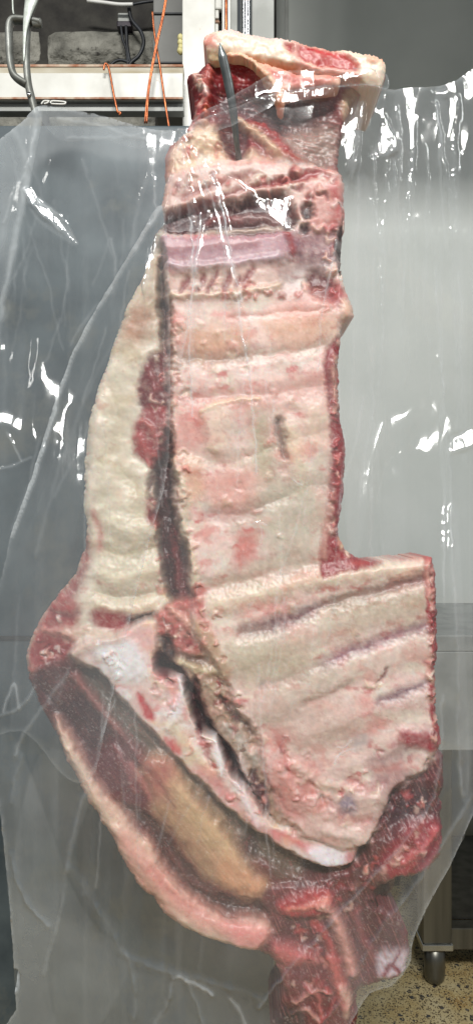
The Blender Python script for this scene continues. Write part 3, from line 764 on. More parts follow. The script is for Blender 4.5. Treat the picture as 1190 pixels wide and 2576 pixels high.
# --- neck and bottom muscles
region('neck_muscle', [(660, 2240), (740, 2210), (850, 2190), (900, 2150), (940, 2080), (990, 1990), (1104, 1890), (1114, 2000), (1112, 2070), (1100, 2165), (1040, 2205), (960, 2215), (940, 2270), (1010, 2310), (1030, 2400), (1010, 2455), (950, 2475), (900, 2505), (880, 2620), (690, 2620), (715, 2500), (690, 2420), (655, 2390), (680, 2330)],
     0.980, 16, 26, (100, 50, 55), [
    ('p', [(985, 2010), (1040, 1975), (1100, 1985), (1090, 2040), (1020, 2060), (960, 2110)], 16, (70, 38, 44), 0.95, -10),
    ('p', [(960, 2110), (1050, 2060), (1105, 2070), (1095, 2150), (1040, 2195), (970, 2195)], 14, (164, 52, 62), 0.85, 8),
    ('s', [(1010, 2160), (1060, 2120), (1090, 2080)], 8, 7, (208, 106, 108), 0.75, 6),
    ('s', [(1040, 2180), (1080, 2140), (1096, 2100)], 6, 6, (110, 30, 40), 0.8, -5),
    ('s', [(985, 2150), (1000, 2130), (1020, 2120)], 6, 6, (220, 180, 172), 0.6, 4),
    ('s', [(900, 2190), (940, 2130), (990, 2090)], 16, 12, (92, 52, 54), 0.8, 4),
    ('s', [(890, 2230), (930, 2200), (960, 2200)], 10, 9, (136, 90, 84), 0.7, 5),
    ('p', [(700, 2262), (760, 2234), (822, 2232), (838, 2270), (790, 2300), (720, 2300)], 9, (182, 54, 62), 0.9, 14),
    ('s', [(725, 2276), (780, 2262), (818, 2250)], [4, 8, 9], 7, (236, 150, 134), 0.85, 5),
    ('s', [(810, 2262), (846, 2310), (870, 2370), (882, 2440)], [9, 14, 15, 12], 9, (226, 168, 158), 0.85, 12),
    ('p', [(720, 2310), (800, 2300), (820, 2360), (770, 2390), (720, 2360)], 12, (98, 52, 58), 0.9, -8),
    ('p', [(690, 2360), (760, 2380), (800, 2410), (740, 2420), (690, 2405)], 12, (218, 122, 122), 0.8, 9),
    ('s', [(790, 2320), (826, 2360), (846, 2410)], 8, 8, (204, 92, 92), 0.8, 6),
    ('p', [(880, 2250), (950, 2220), (930, 2280), (1010, 2330), (1000, 2430), (900, 2400), (870, 2320)], 16, (84, 40, 46), 0.85, -8),
    ('s', [(890, 2290), (910, 2350), (940, 2410)], 8, 9, (150, 74, 78), 0.7, 5),
    ('p', [(670, 2410), (720, 2420), (730, 2480), (690, 2500)], 12, (166, 90, 92), 0.7, 0),
    ('p', [(735, 2440), (830, 2430), (870, 2520), (850, 2620), (690, 2620), (712, 2510)], 12, (110, 32, 38), 0.9, 6),
    ('s', [(826, 2400), (852, 2460), (866, 2520)], [10, 16, 10], 8, (206, 106, 100), 0.85, 10),
    ('s', [(856, 2470), (872, 2500), (868, 2540)], 7, 6, (230, 190, 174), 0.8, 6),
    ('s', [(740, 2510), (786, 2478), (826, 2486)], 5, 4, (206, 146, 138), 0.85, 5),
    ('s', [(770, 2470), (800, 2500), (806, 2550)], 5, 4, (196, 110, 106), 0.8, 5),
    ('s', [(730, 2545), (770, 2530), (796, 2556)], 5, 4, (214, 160, 150), 0.85, 5),
    ('s', [(800, 2560), (830, 2530), (838, 2500)], 5, 4, (160, 52, 56), 0.85, 5),
    ('p', [(690, 2540), (750, 2530), (764, 2600), (690, 2600)], 10, (46, 26, 34), 0.92, -10),
    ('p', [(950, 2400), (1016, 2386), (1024, 2440), (960, 2465)], 8, (214, 200, 210), 0.8, 3),
    ('s', [(962, 2446), (982, 2424), (1000, 2444), (985, 2456)], 6, 4, (120, 34, 52), 0.95, 0),
    ('s', [(988, 2424), (994, 2404), (1002, 2388)], 3, 3, (120, 34, 52), 0.95, 0),
    ] + crumbs([(1060, 1960, 30), (1040, 2130, 40), (900, 2200, 40), (780, 2300, 50), (780, 2520, 50)], 60, REDS, op=0.7) , seed=9, redmix=0.45, redcol=(150, 66, 70), relief=((5, 60, 1, 0), (2, 22, 1, 30)), lump=2.0, rag=9, streak=(65, 0.4, (196, 130, 126)))

# --- gristle beside the panel
region('gristle', [(455, 1500), (510, 1510), (545, 1600), (570, 1690), (610, 1770), (665, 1850), (690, 1940), (740, 2060), (700, 2080), (640, 2000), (600, 1920), (550, 1850), (500, 1770), (460, 1690), (400, 1640), (385, 1560), (420, 1520)],
     0.978, 14, 16, (178, 150, 132), [
    ('p', [(390, 1530), (500, 1500), (540, 1590), (500, 1640), (400, 1620)], 12, (198, 104, 100), 0.75, 3),
    ('s', [(430, 1530), (470, 1560), (510, 1600)], 7, 6, (232, 184, 168), 0.8, 6),
    ('s', [(420, 1570), (450, 1600), (490, 1620)], 6, 6, (150, 44, 50), 0.8, -2),
    ('s', [(480, 1510), (500, 1550), (526, 1590)], 6, 6, (170, 56, 60), 0.8, 0),
    ('p', [(388, 1606), (426, 1600), (440, 1650), (405, 1672)], 7, (50, 26, 30), 0.97, -18),
    ('s', [(455, 1660), (500, 1680), (556, 1690)], 9, 7, (206, 190, 158), 0.85, 7),
    ('s', [(450, 1640), (480, 1655), (520, 1660)], 7, 6, (110, 78, 68), 0.8, -5),
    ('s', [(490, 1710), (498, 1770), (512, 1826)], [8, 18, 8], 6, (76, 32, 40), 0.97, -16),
    ('s', [(530, 1720), (560, 1760), (580, 1800)], 11, 8, (190, 170, 146), 0.8, 6),
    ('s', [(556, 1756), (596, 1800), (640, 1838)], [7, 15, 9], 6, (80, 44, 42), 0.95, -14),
    ('s', [(570, 1830), (610, 1860), (640, 1910)], 11, 8, (196, 186, 176), 0.85, 6),
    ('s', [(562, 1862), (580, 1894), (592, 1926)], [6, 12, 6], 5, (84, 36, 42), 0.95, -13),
    ('s', [(600, 1900), (622, 1950), (644, 1990)], 9, 7, (222, 208, 206), 0.8, 6),
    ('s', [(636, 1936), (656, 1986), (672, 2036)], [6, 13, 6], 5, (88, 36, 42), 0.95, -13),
    ('s', [(656, 1890), (680, 1930), (700, 1980)], 10, 7, (130, 92, 78), 0.85, 3),
    ('s', [(664, 1930), (690, 1980), (700, 2030)], 6, 6, (210, 150, 140), 0.7, 5),
    ] + crumbs([(430, 1560, 36), (520, 1640, 26), (560, 1760, 26), (620, 1880, 24), (690, 2000, 20)], 56, FATS + [(120, 80, 70), (150, 120, 104)]), seed=31, rag=10, redmix=0.5, redcol=(156, 96, 88), lump=3, relief=((4, 28, 1, 0), (2, 14, 1, 0)), mott=0.9)

# --- breastbone band (white cartilage and bone)
region('breastbone', [(175, 1640), (215, 1608), (290, 1592), (380, 1556), (400, 1600), (400, 1680), (460, 1700), (480, 1760), (510, 1830), (556, 1850), (585, 1930), (640, 1990), (690, 2060), (760, 2085), (890, 2110), (880, 2165), (800, 2175), (700, 2122), (640, 2085), (560, 2022), (480, 1942), (400, 1862), (320, 1772), (250, 1690), (215, 1680)],
     0.973, 12, 20, (232, 208, 200), [
    ('p', [(236, 1622), (330, 1606), (370, 1660), (372, 1700), (310, 1712), (258, 1668)], 12, (244, 240, 242), 0.95, 5),
    ('s', [(185, 1642), (240, 1615), (300, 1596)], 12, 9, (222, 198, 184), 0.85, 5),
    ('p', [(330, 1590), (390, 1580), (395, 1640), (360, 1640)], 14, (234, 180, 176), 0.7, 0),
    ('p', [(345, 1745), (362, 1748), (392, 1795), (384, 1814), (360, 1790)], 5, (196, 44, 54), 0.92, -2),
    ('s', [(462, 1700), (452, 1770), (428, 1830)], [9, 12, 8], 8, (246, 242, 244), 0.95, 7),
    ('s', [(400, 1690), (430, 1720), (440, 1760)], 12, 12, (226, 140, 138), 0.7, 0),
    ('p', [(412, 1850), (452, 1872), (458, 1896), (432, 1882)], 6, (214, 80, 82), 0.85, 0),
    ('s', [(440, 1830), (480, 1880), (530, 1940)], 16, 12, (234, 212, 178), 0.7, 3),
    ('s', [(536, 1840), (550, 1900), (556, 1950)], [7, 10, 6], 7, (246, 242, 244), 0.95, 7),
    ('s', [(520, 1930), (560, 1980), (590, 2010)], 10, 9, (228, 150, 140), 0.6, 0),
    ('s', [(600, 1960), (622, 2020), (650, 2070)], 9, 8, (244, 232, 236), 0.9, 5),
    ('s', [(500, 1930), (560, 1990), (640, 2065), (700, 2110)], 8, 10, (220, 140, 142), 0.6, 0),
    ('s', [(690, 2090), (740, 2110), (790, 2140)], 9, 8, (224, 110, 118), 0.75, 0),
    ('p', [(772, 2128), (860, 2132), (868, 2160), (800, 2172)], 8, (246, 240, 248), 0.95, 5),
    ('p', [(870, 2120), (900, 2110), (890, 2160), (870, 2166)], 7, (210, 120, 124), 0.7, 0),
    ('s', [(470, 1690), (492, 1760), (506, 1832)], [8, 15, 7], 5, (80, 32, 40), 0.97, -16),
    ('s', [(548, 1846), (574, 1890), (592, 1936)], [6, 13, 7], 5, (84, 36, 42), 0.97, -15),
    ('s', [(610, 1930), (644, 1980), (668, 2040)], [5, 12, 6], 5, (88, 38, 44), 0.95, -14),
    ('s', [(398, 1640), (414, 1690), (430, 1716)], [8, 12, 5], 6, (120, 52, 56), 0.85, -10),
    ('s', [(500, 1836), (520, 1880), (536, 1926)], [4, 7, 4], 5, (170, 90, 92), 0.75, -7),
    ] + crumbs([(220, 1630, 24), (400, 1720, 40), (520, 1880, 34), (640, 2040, 30), (800, 2120, 24)], 44, FATS[:4] + [(246, 240, 242)], op=0.6), seed=23, redmix=0.3, redcol=(226, 150, 148), tints=(((228, 146, 144), 70, 0.05, 0.65, 101), ((246, 240, 240), 60, 0.02, 0.7, 102), ((234, 208, 170), 80, 0.12, 0.7, 103)), relief=((3, 60, 1, 0), (1.2, 24, 1, 0)), rag=7, warp=10, lump=0.8, mott=0.5)

# --- red muscle at the top
region('loin_muscle', [(470, 190), (500, 175), (520, 150), (560, 120), (680, 110), (860, 130), (960, 165), (965, 205), (900, 240), (870, 300), (850, 380), (860, 440), (840, 480), (640, 490), (440, 520), (418, 470), (420, 380), (470, 320), (490, 260), (478, 225)],
     0.982, 12, 26, (140, 44, 48), [
    ('p', [(560, 140), (640, 140), (670, 190), (650, 230), (600, 260), (575, 220)], 12, (150, 22, 32), 0.95, 14),
    ('p', [(470, 190), (520, 175), (545, 200), (530, 270), (490, 270), (476, 225)], 9, (112, 40, 44), 0.8, 6),
    ('s', [(530, 160), (524, 210), (520, 260), (521, 295)], [5, 11, 7, 8], 5, (176, 84, 74), 0.85, 10),
    ('s', [(519, 285), (520, 300), (518, 318)], 7, 5, (206, 120, 84), 0.8, 6),
    ('p', [(640, 190), (760, 180), (860, 190), (840, 230), (720, 240), (650, 230)], 14, (196, 96, 92), 0.7, 3),
    ('p', [(540, 230), (690, 235), (790, 240), (800, 320), (720, 330), (600, 290), (570, 310)], 18, (70, 24, 30), 0.9, -12),
    ('p', [(640, 260), (800, 245), (850, 290), (850, 390), (800, 420), (700, 350)], 20, (104, 76, 76), 0.85, -8),
    ('p', [(700, 350), (840, 310), (856, 400), (800, 425)], 22, (170, 146, 134), 0.7, -4),
    ('p', [(440, 380), (480, 325), (560, 330), (590, 370), (640, 390), (700, 420), (640, 450), (440, 460)], 14, (224, 200, 172), 0.95, 6),
    ('p', [(545, 330), (580, 320), (620, 340), (620, 400), (580, 402), (556, 370)], 8, (104, 46, 48), 0.9, -12),
    ('s', [(600, 310), (650, 345), (700, 390), (790, 430)], 11, 8, (206, 176, 146), 0.9, 8),
    ('s', [(640, 312), (690, 345), (730, 400), (800, 438)], [9, 13, 11, 9], 7, (150, 46, 46), 0.9, 6),
    ('p', [(425, 460), (560, 430), (700, 440), (860, 440), (850, 490), (640, 490), (440, 520)], 14, (208, 170, 156), 0.8, 2),
    ('s', [(450, 470), (540, 460), (640, 470)], 10, 9, (168, 84, 78), 0.5, 0),
    ('p', [(860, 240), (960, 190), (960, 205), (900, 240), (870, 300)], 8, (206, 180, 152), 0.9, 0),
    ] + crumbs([(500, 210, 16), (510, 270, 20), (460, 380, 24), (560, 420, 40), (760, 430, 40)], 50, FATS + REDS), seed=37, redmix=0.35, redcol=(90, 26, 32), rag=10, warp=9, relief=((5, 50, 1, 0), (2.2, 16, 1, 0)), lump=2.2, streak=(10, 0.25, (196, 120, 112)))

# --- rib panel
ribs = []
for yc in (830, 945, 1055, 1165, 1280, 1385):
    ribs.append(('s', [(420, yc + 14), (620, yc), (840, yc - 18)], 26, 34, None, 0, 1.8))
plate = [
    ('s', [(540, 1520), (700, 1480), (840, 1447), (1065, 1424)], 22, 14, (226, 212, 184), 0.55, 7),
    ('s', [(590, 1660), (800, 1590), (1075, 1510)], 34, 22, (206, 194, 176), 0.5, 6.5),
    ('s', [(660, 1780), (860, 1690), (1075, 1625)], 32, 20, (204, 190, 176), 0.5, 6.5),
    ('s', [(760, 1850), (930, 1790), (1080, 1745)], 22, 22, (206, 178, 170), 0.5, 6),
    ('s', [(860, 1930), (960, 1895), (1090, 1840)], 20, 22, (214, 184, 178), 0.5, 5),
    ('s', [(840, 2030), (960, 1980), (1080, 1920)], 20, 18, (222, 200, 192), 0.6, 5),
    ('s', [(610, 1592), (700, 1568), (800, 1528), (930, 1492), (1064, 1452)], [15, 22, 14, 7, 12], 12, (112, 72, 78), 0.85, -3.5),
    ('s', [(820, 1520), (930, 1488), (1060, 1462)], 8, 6, (150, 84, 88), 0.6, -2),
    ('s', [(660, 1722), (760, 1690), (850, 1650), (960, 1608), (1064, 1574)], [6, 12, 13, 10, 13], 12, (136, 92, 108), 0.85, -3),
    ('s', [(950, 1762), (1010, 1740), (1068, 1714)], [8, 10, 8], 10, (116, 80, 96), 0.9, -3),
    ('s', [(880, 1720), (840, 1740), (760, 1770)], 8, 10, (180, 158, 146), 0.5, -4),
    ('p', [(850, 1500), (1060, 1480), (1060, 1530), (900, 1560), (820, 1560)], 24, (176, 166, 140), 0.6, 0),  # olive-grey zone, shading painted on the lower plate
    ('s', [(945, 1722), (958, 1700), (968, 1678)], 4, 4, (130, 60, 58), 0.9, -4),
    ('s', [(918, 1714), (932, 1722), (950, 1722)], 5, 5, (232, 212, 190), 0.8, 4),
    ('p', [(695, 1850), (712, 1842), (726, 1860), (712, 1880), (696, 1872)], 8, (184, 62, 64), 0.9, 1),
    ('s', [(712, 1880), (715, 1920), (720, 1970)], 4, 6, (196, 110, 106), 0.6, 0),
    ('p', [(690, 1900), (790, 1910), (800, 1990), (770, 2040), (700, 2030), (680, 1960)], 26, (210, 120, 114), 0.65, 2),
    ('p', [(780, 2040), (900, 2000), (960, 2010), (930, 2110), (860, 2130), (730, 2090)], 24, (216, 180, 172), 0.7, 4),
    ('s', [(700, 1930), (740, 1990), (790, 2030)], 12, 10, (222, 170, 160), 0.7, 5),
    ('s', [(740, 1920), (800, 1960), (860, 1980)], 10, 10, (226, 196, 180), 0.7, 5),
    ('s', [(690, 1980), (730, 2040), (800, 2070)], 9, 9, (196, 120, 114), 0.7, -4),
    ('s', [(820, 2010), (880, 2060), (930, 2060)], 10, 9, (196, 128, 124), 0.6, -4),
    ('s', [(780, 2060), (840, 2090), (900, 2100)], 12, 9, (228, 206, 198), 0.7, 5),
    ('s', [(880, 1960), (920, 1980), (960, 1970)], 10, 9, (200, 130, 128), 0.6, -3),
    ('s', [(780, 1760), (800, 1800), (790, 1840)], 5, 8, (206, 140, 132), 0.5, 0),
    ('p', [(850, 2010), (880, 2000), (895, 2030), (865, 2045)], 9, (116, 104, 130), 0.7, -3),
    ('p', [(880, 1850), (920, 1840), (920, 1870), (890, 1880)], 10, (180, 176, 186), 0.5, 0),
    ('p', [(930, 1900), (1080, 1840), (1090, 1870), (960, 1930)], 16, (150, 110, 118), 0.5, -3),
    ('p', [(1000, 1850), (1020, 1830), (1100, 1850), (1105, 1890), (1050, 1880), (1010, 1870)], 8, (160, 56, 64), 0.85, 4),
    ('p', [(960, 2030), (1030, 1980), (1100, 1990), (1110, 2060), (1040, 2090), (960, 2110)], 20, (84, 46, 52), 0.85, -12),
    ('p', [(930, 1950), (1000, 1930), (1050, 1960), (980, 2000)], 14, (150, 100, 104), 0.6, -4),
]
upper = [
    # mixed fat and meat above the panel
    ('p', [(420, 450), (560, 420), (700, 430), (860, 440), (860, 500), (700, 480), (560, 510), (420, 545)], 16, (212, 176, 164), 0.7, 3),
    ('s', [(425, 548), (500, 520), (580, 490), (690, 462), (800, 440)], [12, 8, 5, 8, 12], 6, (150, 58, 58), 0.85, -3),
    ('s', [(600, 455), (650, 470), (720, 460), (790, 440), (840, 460)], [4, 8, 6, 10, 8], 6, (168, 62, 62), 0.8, -3),
    ('s', [(460, 500), (520, 480), (590, 450), (640, 440)], 7, 6, (156, 66, 62), 0.7, -2),
    ('s', [(540, 545), (620, 500), (700, 478)], 8, 7, (220, 186, 172), 0.7, 5),
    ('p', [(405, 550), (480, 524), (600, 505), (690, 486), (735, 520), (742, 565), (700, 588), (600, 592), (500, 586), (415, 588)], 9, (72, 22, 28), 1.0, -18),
    ('s', [(520, 556), (560, 545), (600, 548)], 6, 6, (150, 60, 62), 0.7, 4),
    ('s', [(590, 550), (640, 540), (700, 556)], 9, 8, (168, 130, 126), 0.6, 5),
    ('s', [(500, 584), (560, 578), (640, 572), (710, 572)], 5, 5, (206, 186, 170), 0.9, 4),
    ('p', [(408, 606), (500, 600), (620, 590), (738, 584), (742, 650), (650, 668), (520, 688), (412, 682)], 9, (182, 140, 150), 0.95, 6),
    ('s', [(415, 632), (520, 622), (640, 612)], 8, 9, (196, 150, 154), 0.8, 2),
    ('s', [(412, 672), (500, 676), (600, 664), (700, 652)], 6, 6, (214, 196, 204), 0.7, 3),
    ('p', [(742, 590), (860, 580), (862, 660), (800, 680), (742, 660)], 14, (136, 92, 100), 0.8, -3),
    ('s', [(722, 590), (732, 620), (738, 642)], 7, 5, (150, 44, 46), 0.9, 2),
    ('p', [(700, 670), (800, 660), (820, 700), (740, 730), (690, 720)], 18, (150, 130, 128), 0.6, -4),
    ('p', [(420, 690), (660, 675), (680, 740), (440, 760)], 12, (214, 184, 172), 0.7, 2),
    ('s', [(430, 748), (520, 744), (610, 738), (700, 720)], 7, 6, (228, 208, 188), 0.9, 5),
    ('p', [(776, 690), (800, 684), (834, 700), (842, 750), (800, 758), (780, 736)], 9, (104, 34, 40), 0.9, -8),
    ('p', [(820, 730), (862, 720), (866, 770), (830, 772)], 8, (168, 56, 60), 0.8, -2),
    ('p', [(780, 480), (862, 470), (868, 560), (800, 580), (760, 540)], 16, (206, 140, 132), 0.75, 3),
    ('s', [(836, 480), (850, 520), (842, 570)], 12, 9, (190, 74, 72), 0.7, 0),
    ('p', [(755, 520), (785, 515), (790, 545), (765, 555)], 6, (60, 28, 34), 0.9, -10),
    ('p', [(752, 570), (775, 565), (778, 585), (758, 590)], 5, (72, 40, 44), 0.9, -8),
]
for (ax, ay, bx_, by_) in ((474, 700, 458, 734), (512, 698, 495, 736), (545, 690, 522, 738), (580, 690, 562, 736), (638, 680, 612, 716), (604, 700, 594, 724)):
    upper.append(('s', [(ax, ay), ((ax + bx_) / 2, (ay + by_) / 2), (bx_, by_)], [5, 8, 4], 5, (136, 44, 52), 0.8, -3))
mid = [  # brown and grey strokes and zones paint shadow bands across the ribs
    ('s', [(440, 895), (560, 900), (700, 885), (820, 868)], [12, 16, 8, 12], 16, (176, 150, 136), 0.7, -3),
    ('s', [(440, 1005), (560, 995), (720, 985), (820, 965)], [6, 14, 12, 8], 16, (196, 152, 142), 0.5, -3),
    ('s', [(450, 1130), (560, 1165), (700, 1120), (820, 1085)], [8, 12, 8, 12], 18, (190, 160, 142), 0.6, -3),
    ('s', [(520, 1290), (620, 1290), (760, 1230), (820, 1215)], [14, 16, 10, 14], 18, (172, 140, 132), 0.7, -4),
    ('s', [(500, 1480), (620, 1455), (740, 1420), (806, 1420)], [10, 22, 18, 10], 20, (186, 162, 142), 0.7, -4),
    ('p', [(560, 1000), (690, 960), (810, 940), (820, 1010), (700, 1030), (600, 1050)], 22, (222, 176, 166), 0.6, 2),
    ('p', [(440, 830), (560, 850), (560, 890), (450, 880)], 18, (214, 150, 138), 0.5, 0),
    ('p', [(700, 760), (800, 740), (830, 790), (720, 810)], 20, (216, 150, 142), 0.5, 0),
    ('p', [(640, 1040), (700, 1060), (700, 1220), (650, 1210)], 26, (196, 184, 164), 0.4, -2),
    ('p', [(760, 1030), (820, 1020), (820, 1130), (770, 1120)], 18, (222, 196, 176), 0.5, 4),
    ('p', [(560, 1600), (760, 1620), (800, 1700), (620, 1720)], 30, (206, 194, 172), 0.6, 2),
    ('p', [(640, 1780), (860, 1760), (900, 1850), (760, 1880)], 30, (210, 184, 172), 0.6, 2),
    ('s', [(580, 800), (700, 790), (845, 778)], 3, 4, (180, 84, 78), 0.7, -3),
    ('p', [(660, 800), (830, 790), (830, 850), (700, 870)], 24, (222, 176, 150), 0.6, 0),
    ('p', [(480, 830), (600, 820), (620, 880), (500, 900)], 24, (222, 180, 152), 0.6, 0),
    ('s', [(470, 905), (540, 902), (616, 896)], 6, 6, (130, 100, 90), 0.7, -7),
    ('s', [(616, 896), (740, 890), (820, 860)], 5, 8, (178, 156, 140), 0.5, -4),
    ('s', [(480, 1000), (600, 1000), (700, 990)], 4, 8, (200, 160, 150), 0.5, -3),
    ('p', [(505, 1040), (560, 1008), (572, 1060), (566, 1130), (540, 1152), (520, 1120)], 14, (232, 204, 184), 0.4, 4),
    ('s', [(502, 1042), (516, 1090), (524, 1130), (548, 1154)], 4, 6, (176, 130, 112), 0.6, -4),
    ('s', [(510, 1036), (570, 1012), (645, 1004)], 4, 6, (236, 214, 182), 0.8, 3),
    ('s', [(700, 1060), (708, 1100), (716, 1150)], [8, 10, 5], 7, (96, 74, 76), 0.8, -9),
    ('s', [(650, 1070), (660, 1130), (664, 1190)], 16, 12, (190, 180, 150), 0.6, 0),
    ('s', [(728, 1080), (750, 1170), (760, 1230)], 18, 14, (226, 208, 178), 0.6, 4),
    ('p', [(450, 1050), (510, 1060), (500, 1130), (440, 1110)], 18, (222, 150, 140), 0.5, 0),
    ('p', [(430, 1150), (500, 1160), (520, 1240), (460, 1260)], 14, (222, 186, 160), 0.6, 4),
    ('s', [(440, 1160), (470, 1185), (500, 1190)], 7, 6, (196, 84, 80), 0.6, -1),
    ('p', [(520, 1210), (640, 1180), (650, 1260), (560, 1290)], 18, (222, 166, 154), 0.6, 2),
    ('s', [(540, 1300), (640, 1280), (720, 1250)], 7, 9, (184, 130, 122), 0.6, -5),
    ('p', [(600, 1350), (650, 1340), (640, 1400), (590, 1420)], 12, (212, 126, 120), 0.6, 0),
    ('p', [(650, 1220), (800, 1200), (810, 1380), (680, 1400)], 30, (196, 188, 170), 0.6, 0),
    # crumbly left rim
    ('s', [(432, 1150), (455, 1210), (470, 1270), (458, 1340), (482, 1400), (490, 1460)], [6, 12, 10, 14, 12, 14], 6, (222, 206, 184), 0.9, 5),
    ('s', [(500, 1480), (500, 1540), (530, 1620)], 16, 7, (196, 96, 92), 0.7, 2),
    ('s', [(470, 1560), (520, 1600), (560, 1680)], 18, 8, (196, 168, 140), 0.8, 4),
    # red cut edge
    ('p', [(822, 880), (862, 860), (872, 1100), (870, 1250), (856, 1340), (900, 1392), (960, 1414), (940, 1424), (850, 1440), (806, 1446), (812, 1340), (832, 1200), (830, 1050), (815, 940)], 6, (150, 34, 44), 0.95, -4),
    ('s', [(846, 900), (838, 960), (846, 1040)], 8, 6, (214, 170, 154), 0.8, 4),
    ('s', [(830, 940), (822, 980), (836, 1020)], 5, 4, (110, 34, 40), 0.8, -3),
    ('s', [(852, 1060), (848, 1150), (850, 1260)], 12, 8, (132, 36, 44), 0.7, -2),
    ('s', [(838, 1230), (820, 1320), (814, 1400)], 6, 5, (222, 180, 164), 0.6, 2),
    ('p', [(852, 1350), (880, 1360), (880, 1384), (858, 1380)], 6, (230, 200, 170), 0.9, 3),
    ('p', [(1068, 1400), (1105, 1400), (1112, 1700), (1112, 1860), (1080, 1800), (1076, 1600), (1064, 1480)], 5, (166, 44, 52), 0.95, -3),
    ('s', [(1074, 1412), (1070, 1450), (1076, 1500)], 5, 4, (226, 170, 156), 0.9, 3),
    ('s', [(1090, 1410), (1096, 1520), (1094, 1680), (1100, 1820)], 5, 5, (120, 30, 38), 0.8, -5),
    ('s', [(1080, 1560), (1084, 1600)], 7, 5, (230, 180, 166), 0.8, 3),
    ('s', [(1082, 1640), (1078, 1690), (1090, 1720)], 6, 5, (226, 176, 160), 0.8, 3),
    ('s', [(870, 1422), (960, 1408), (1066, 1402)], 5, 4, (176, 70, 66), 0.7, 0),
    ('p', [(862, 756), (890, 770), (884, 800), (860, 805)], 7, (224, 184, 160), 0.9, 2),
]
A_out = [(425, 450), (560, 405), (700, 410), (850, 430), (866, 500), (868, 560), (856, 620), (860, 700), (888, 775), (880, 805), (856, 830), (852, 1000), (866, 1100), (866, 1250), (852, 1345), (882, 1390), (925, 1412), (1000, 1408), (1084, 1402), (1094, 1425),
         (1100, 1600), (1096, 1720), (1106, 1850), (1090, 1905), (1030, 1955), (985, 1995), (955, 2060), (925, 2110), (860, 2135), (790, 2110), (730, 2075), (690, 2000), (662, 1930), (640, 1850), (585, 1765), (548, 1680), (490, 1600), (480, 1500), (470, 1400), (446, 1300), (432, 1150), (426, 1000), (428, 800), (412, 680), (406, 600), (410, 540)]
mid = [(f[0], f[1], f[2], f[3], min(f[4] * 1.3, 1), f[5]) if f[0] == 'p' and f[4] < 0.75 else f for f in mid]  # strengthens the painted shading along with the pink zones
mid = [(f[0], f[1], f[2], f[3] * 2.0, f[4], f[5] * 0.75, f[6] * 0.45) if f[0] == 's' and f[6] < 0 and not hasattr(f[2], '__len__') else f for f in mid]
region('rib_panel', A_out, 0.966, 15, 20, (240, 214, 206), ribs + plate + upper + mid + crumbs([(440, 478, 30), (640, 450, 30), (840, 470, 40)], 34, FATS) + crumbs([(800, 500, 40), (840, 580, 30), (830, 760, 30)], 22, REDS + FATS) + crumbs([(440, 720, 20), (640, 740, 24), (820, 730, 30)], 18, FATS) + crumbs([(445, 820, 12), (440, 1100, 14), (465, 1300, 16), (490, 1500, 18), (560, 1700, 18), (650, 1880, 18)], 60, FATS[:3] + [(206, 170, 150)]) + crumbs([(850, 850, 12), (846, 1080, 12), (844, 1330, 14), (880, 1410, 12)], 40, REDS + [(232, 206, 186)]) + crumbs([(1085, 1410, 8), (1088, 1600, 8), (1090, 1860, 10)], 44, REDS + FATS[:2]) + crumbs([(720, 1910, 50), (800, 2000, 70), (920, 1960, 60)], 46, FATS[:5] + [(222, 196, 190)], h=(1, 3.5), op=0.6) + crumbs([(500, 830, 60), (640, 1000, 90), (640, 1300, 90), (800, 1700, 120)], 44, [(226, 170, 160), (234, 214, 194), (206, 140, 132), (196, 176, 150)], r=(4, 12), h=(0.6, 2), op=0.45), seed=29, rag=9, warp=9, redmix=0.45, redcol=(214, 134, 126), lump=0.0, mott=0.7, fine=0.5,
     tints=(((226, 154, 146), 110, 0.0, 0.75, 101), ((242, 228, 214), 80, 0.02, 0.8, 102), ((198, 184, 168), 130, 0.1, 0.5, 103), ((200, 92, 92), 60, 0.17, 0.8, 104), ((242, 234, 228), 40, 0.18, 0.6, 105)),
     relief=((3.5, 150, 1.0, 0), (1.0, 60, 1.0, -8)))

# --- top end: red muscle face, fat rim, flaps
build_carcass()
slab('fat_cap', [(514, 96), (530, 78), (572, 68), (620, 80), (720, 96), (800, 112), (880, 126), (940, 138), (970, 152), (974, 175), (960, 208), (930, 205), (880, 188), (800, 180), (740, 172), (650, 152), (600, 142), (570, 140), (528, 140)],
     0.955, 0.11, 20, (234, 216, 196), [
    ('p', [(512, 92), (540, 84), (550, 104), (540, 118), (514, 112)], 8, (222, 140, 128), 0.8, 0),
    ('s', [(560, 74), (620, 84), (720, 100)], 8, 8, (232, 196, 196), 0.7, 0),
    ('p', [(724, 104), (760, 106), (840, 122), (890, 150), (900, 176), (850, 174), (780, 160), (740, 140), (716, 116)], 6, (172, 34, 40), 0.92, -4),
    ('s', [(620, 140), (680, 156), (740, 172)], [3, 7, 9], 5, (206, 136, 84), 0.85, -6),
    ('s', [(745, 108), (742, 134), (756, 158)], 8, 6, (212, 170, 160), 0.8, 3),
    ('p', [(520, 122), (570, 128), (566, 142), (528, 142)], 7, (206, 176, 136), 0.8, -5),
    ('s', [(760, 168), (840, 178), (900, 190)], 7, 6, (222, 160, 150), 0.8, 4),
    ('p', [(918, 134), (955, 140), (965, 156), (930, 156)], 6, (228, 160, 130), 0.7, 2),
    ('s', [(800, 122), (860, 136), (900, 160)], 5, 4, (208, 70, 70), 0.6, 0),
    ], seed=41, redmix=0.18, redcol=(228, 186, 166), rag=6, warp=6, relief=((3, 60, 1, 0), (1.4, 14, 1, 0)), mott=0.4)
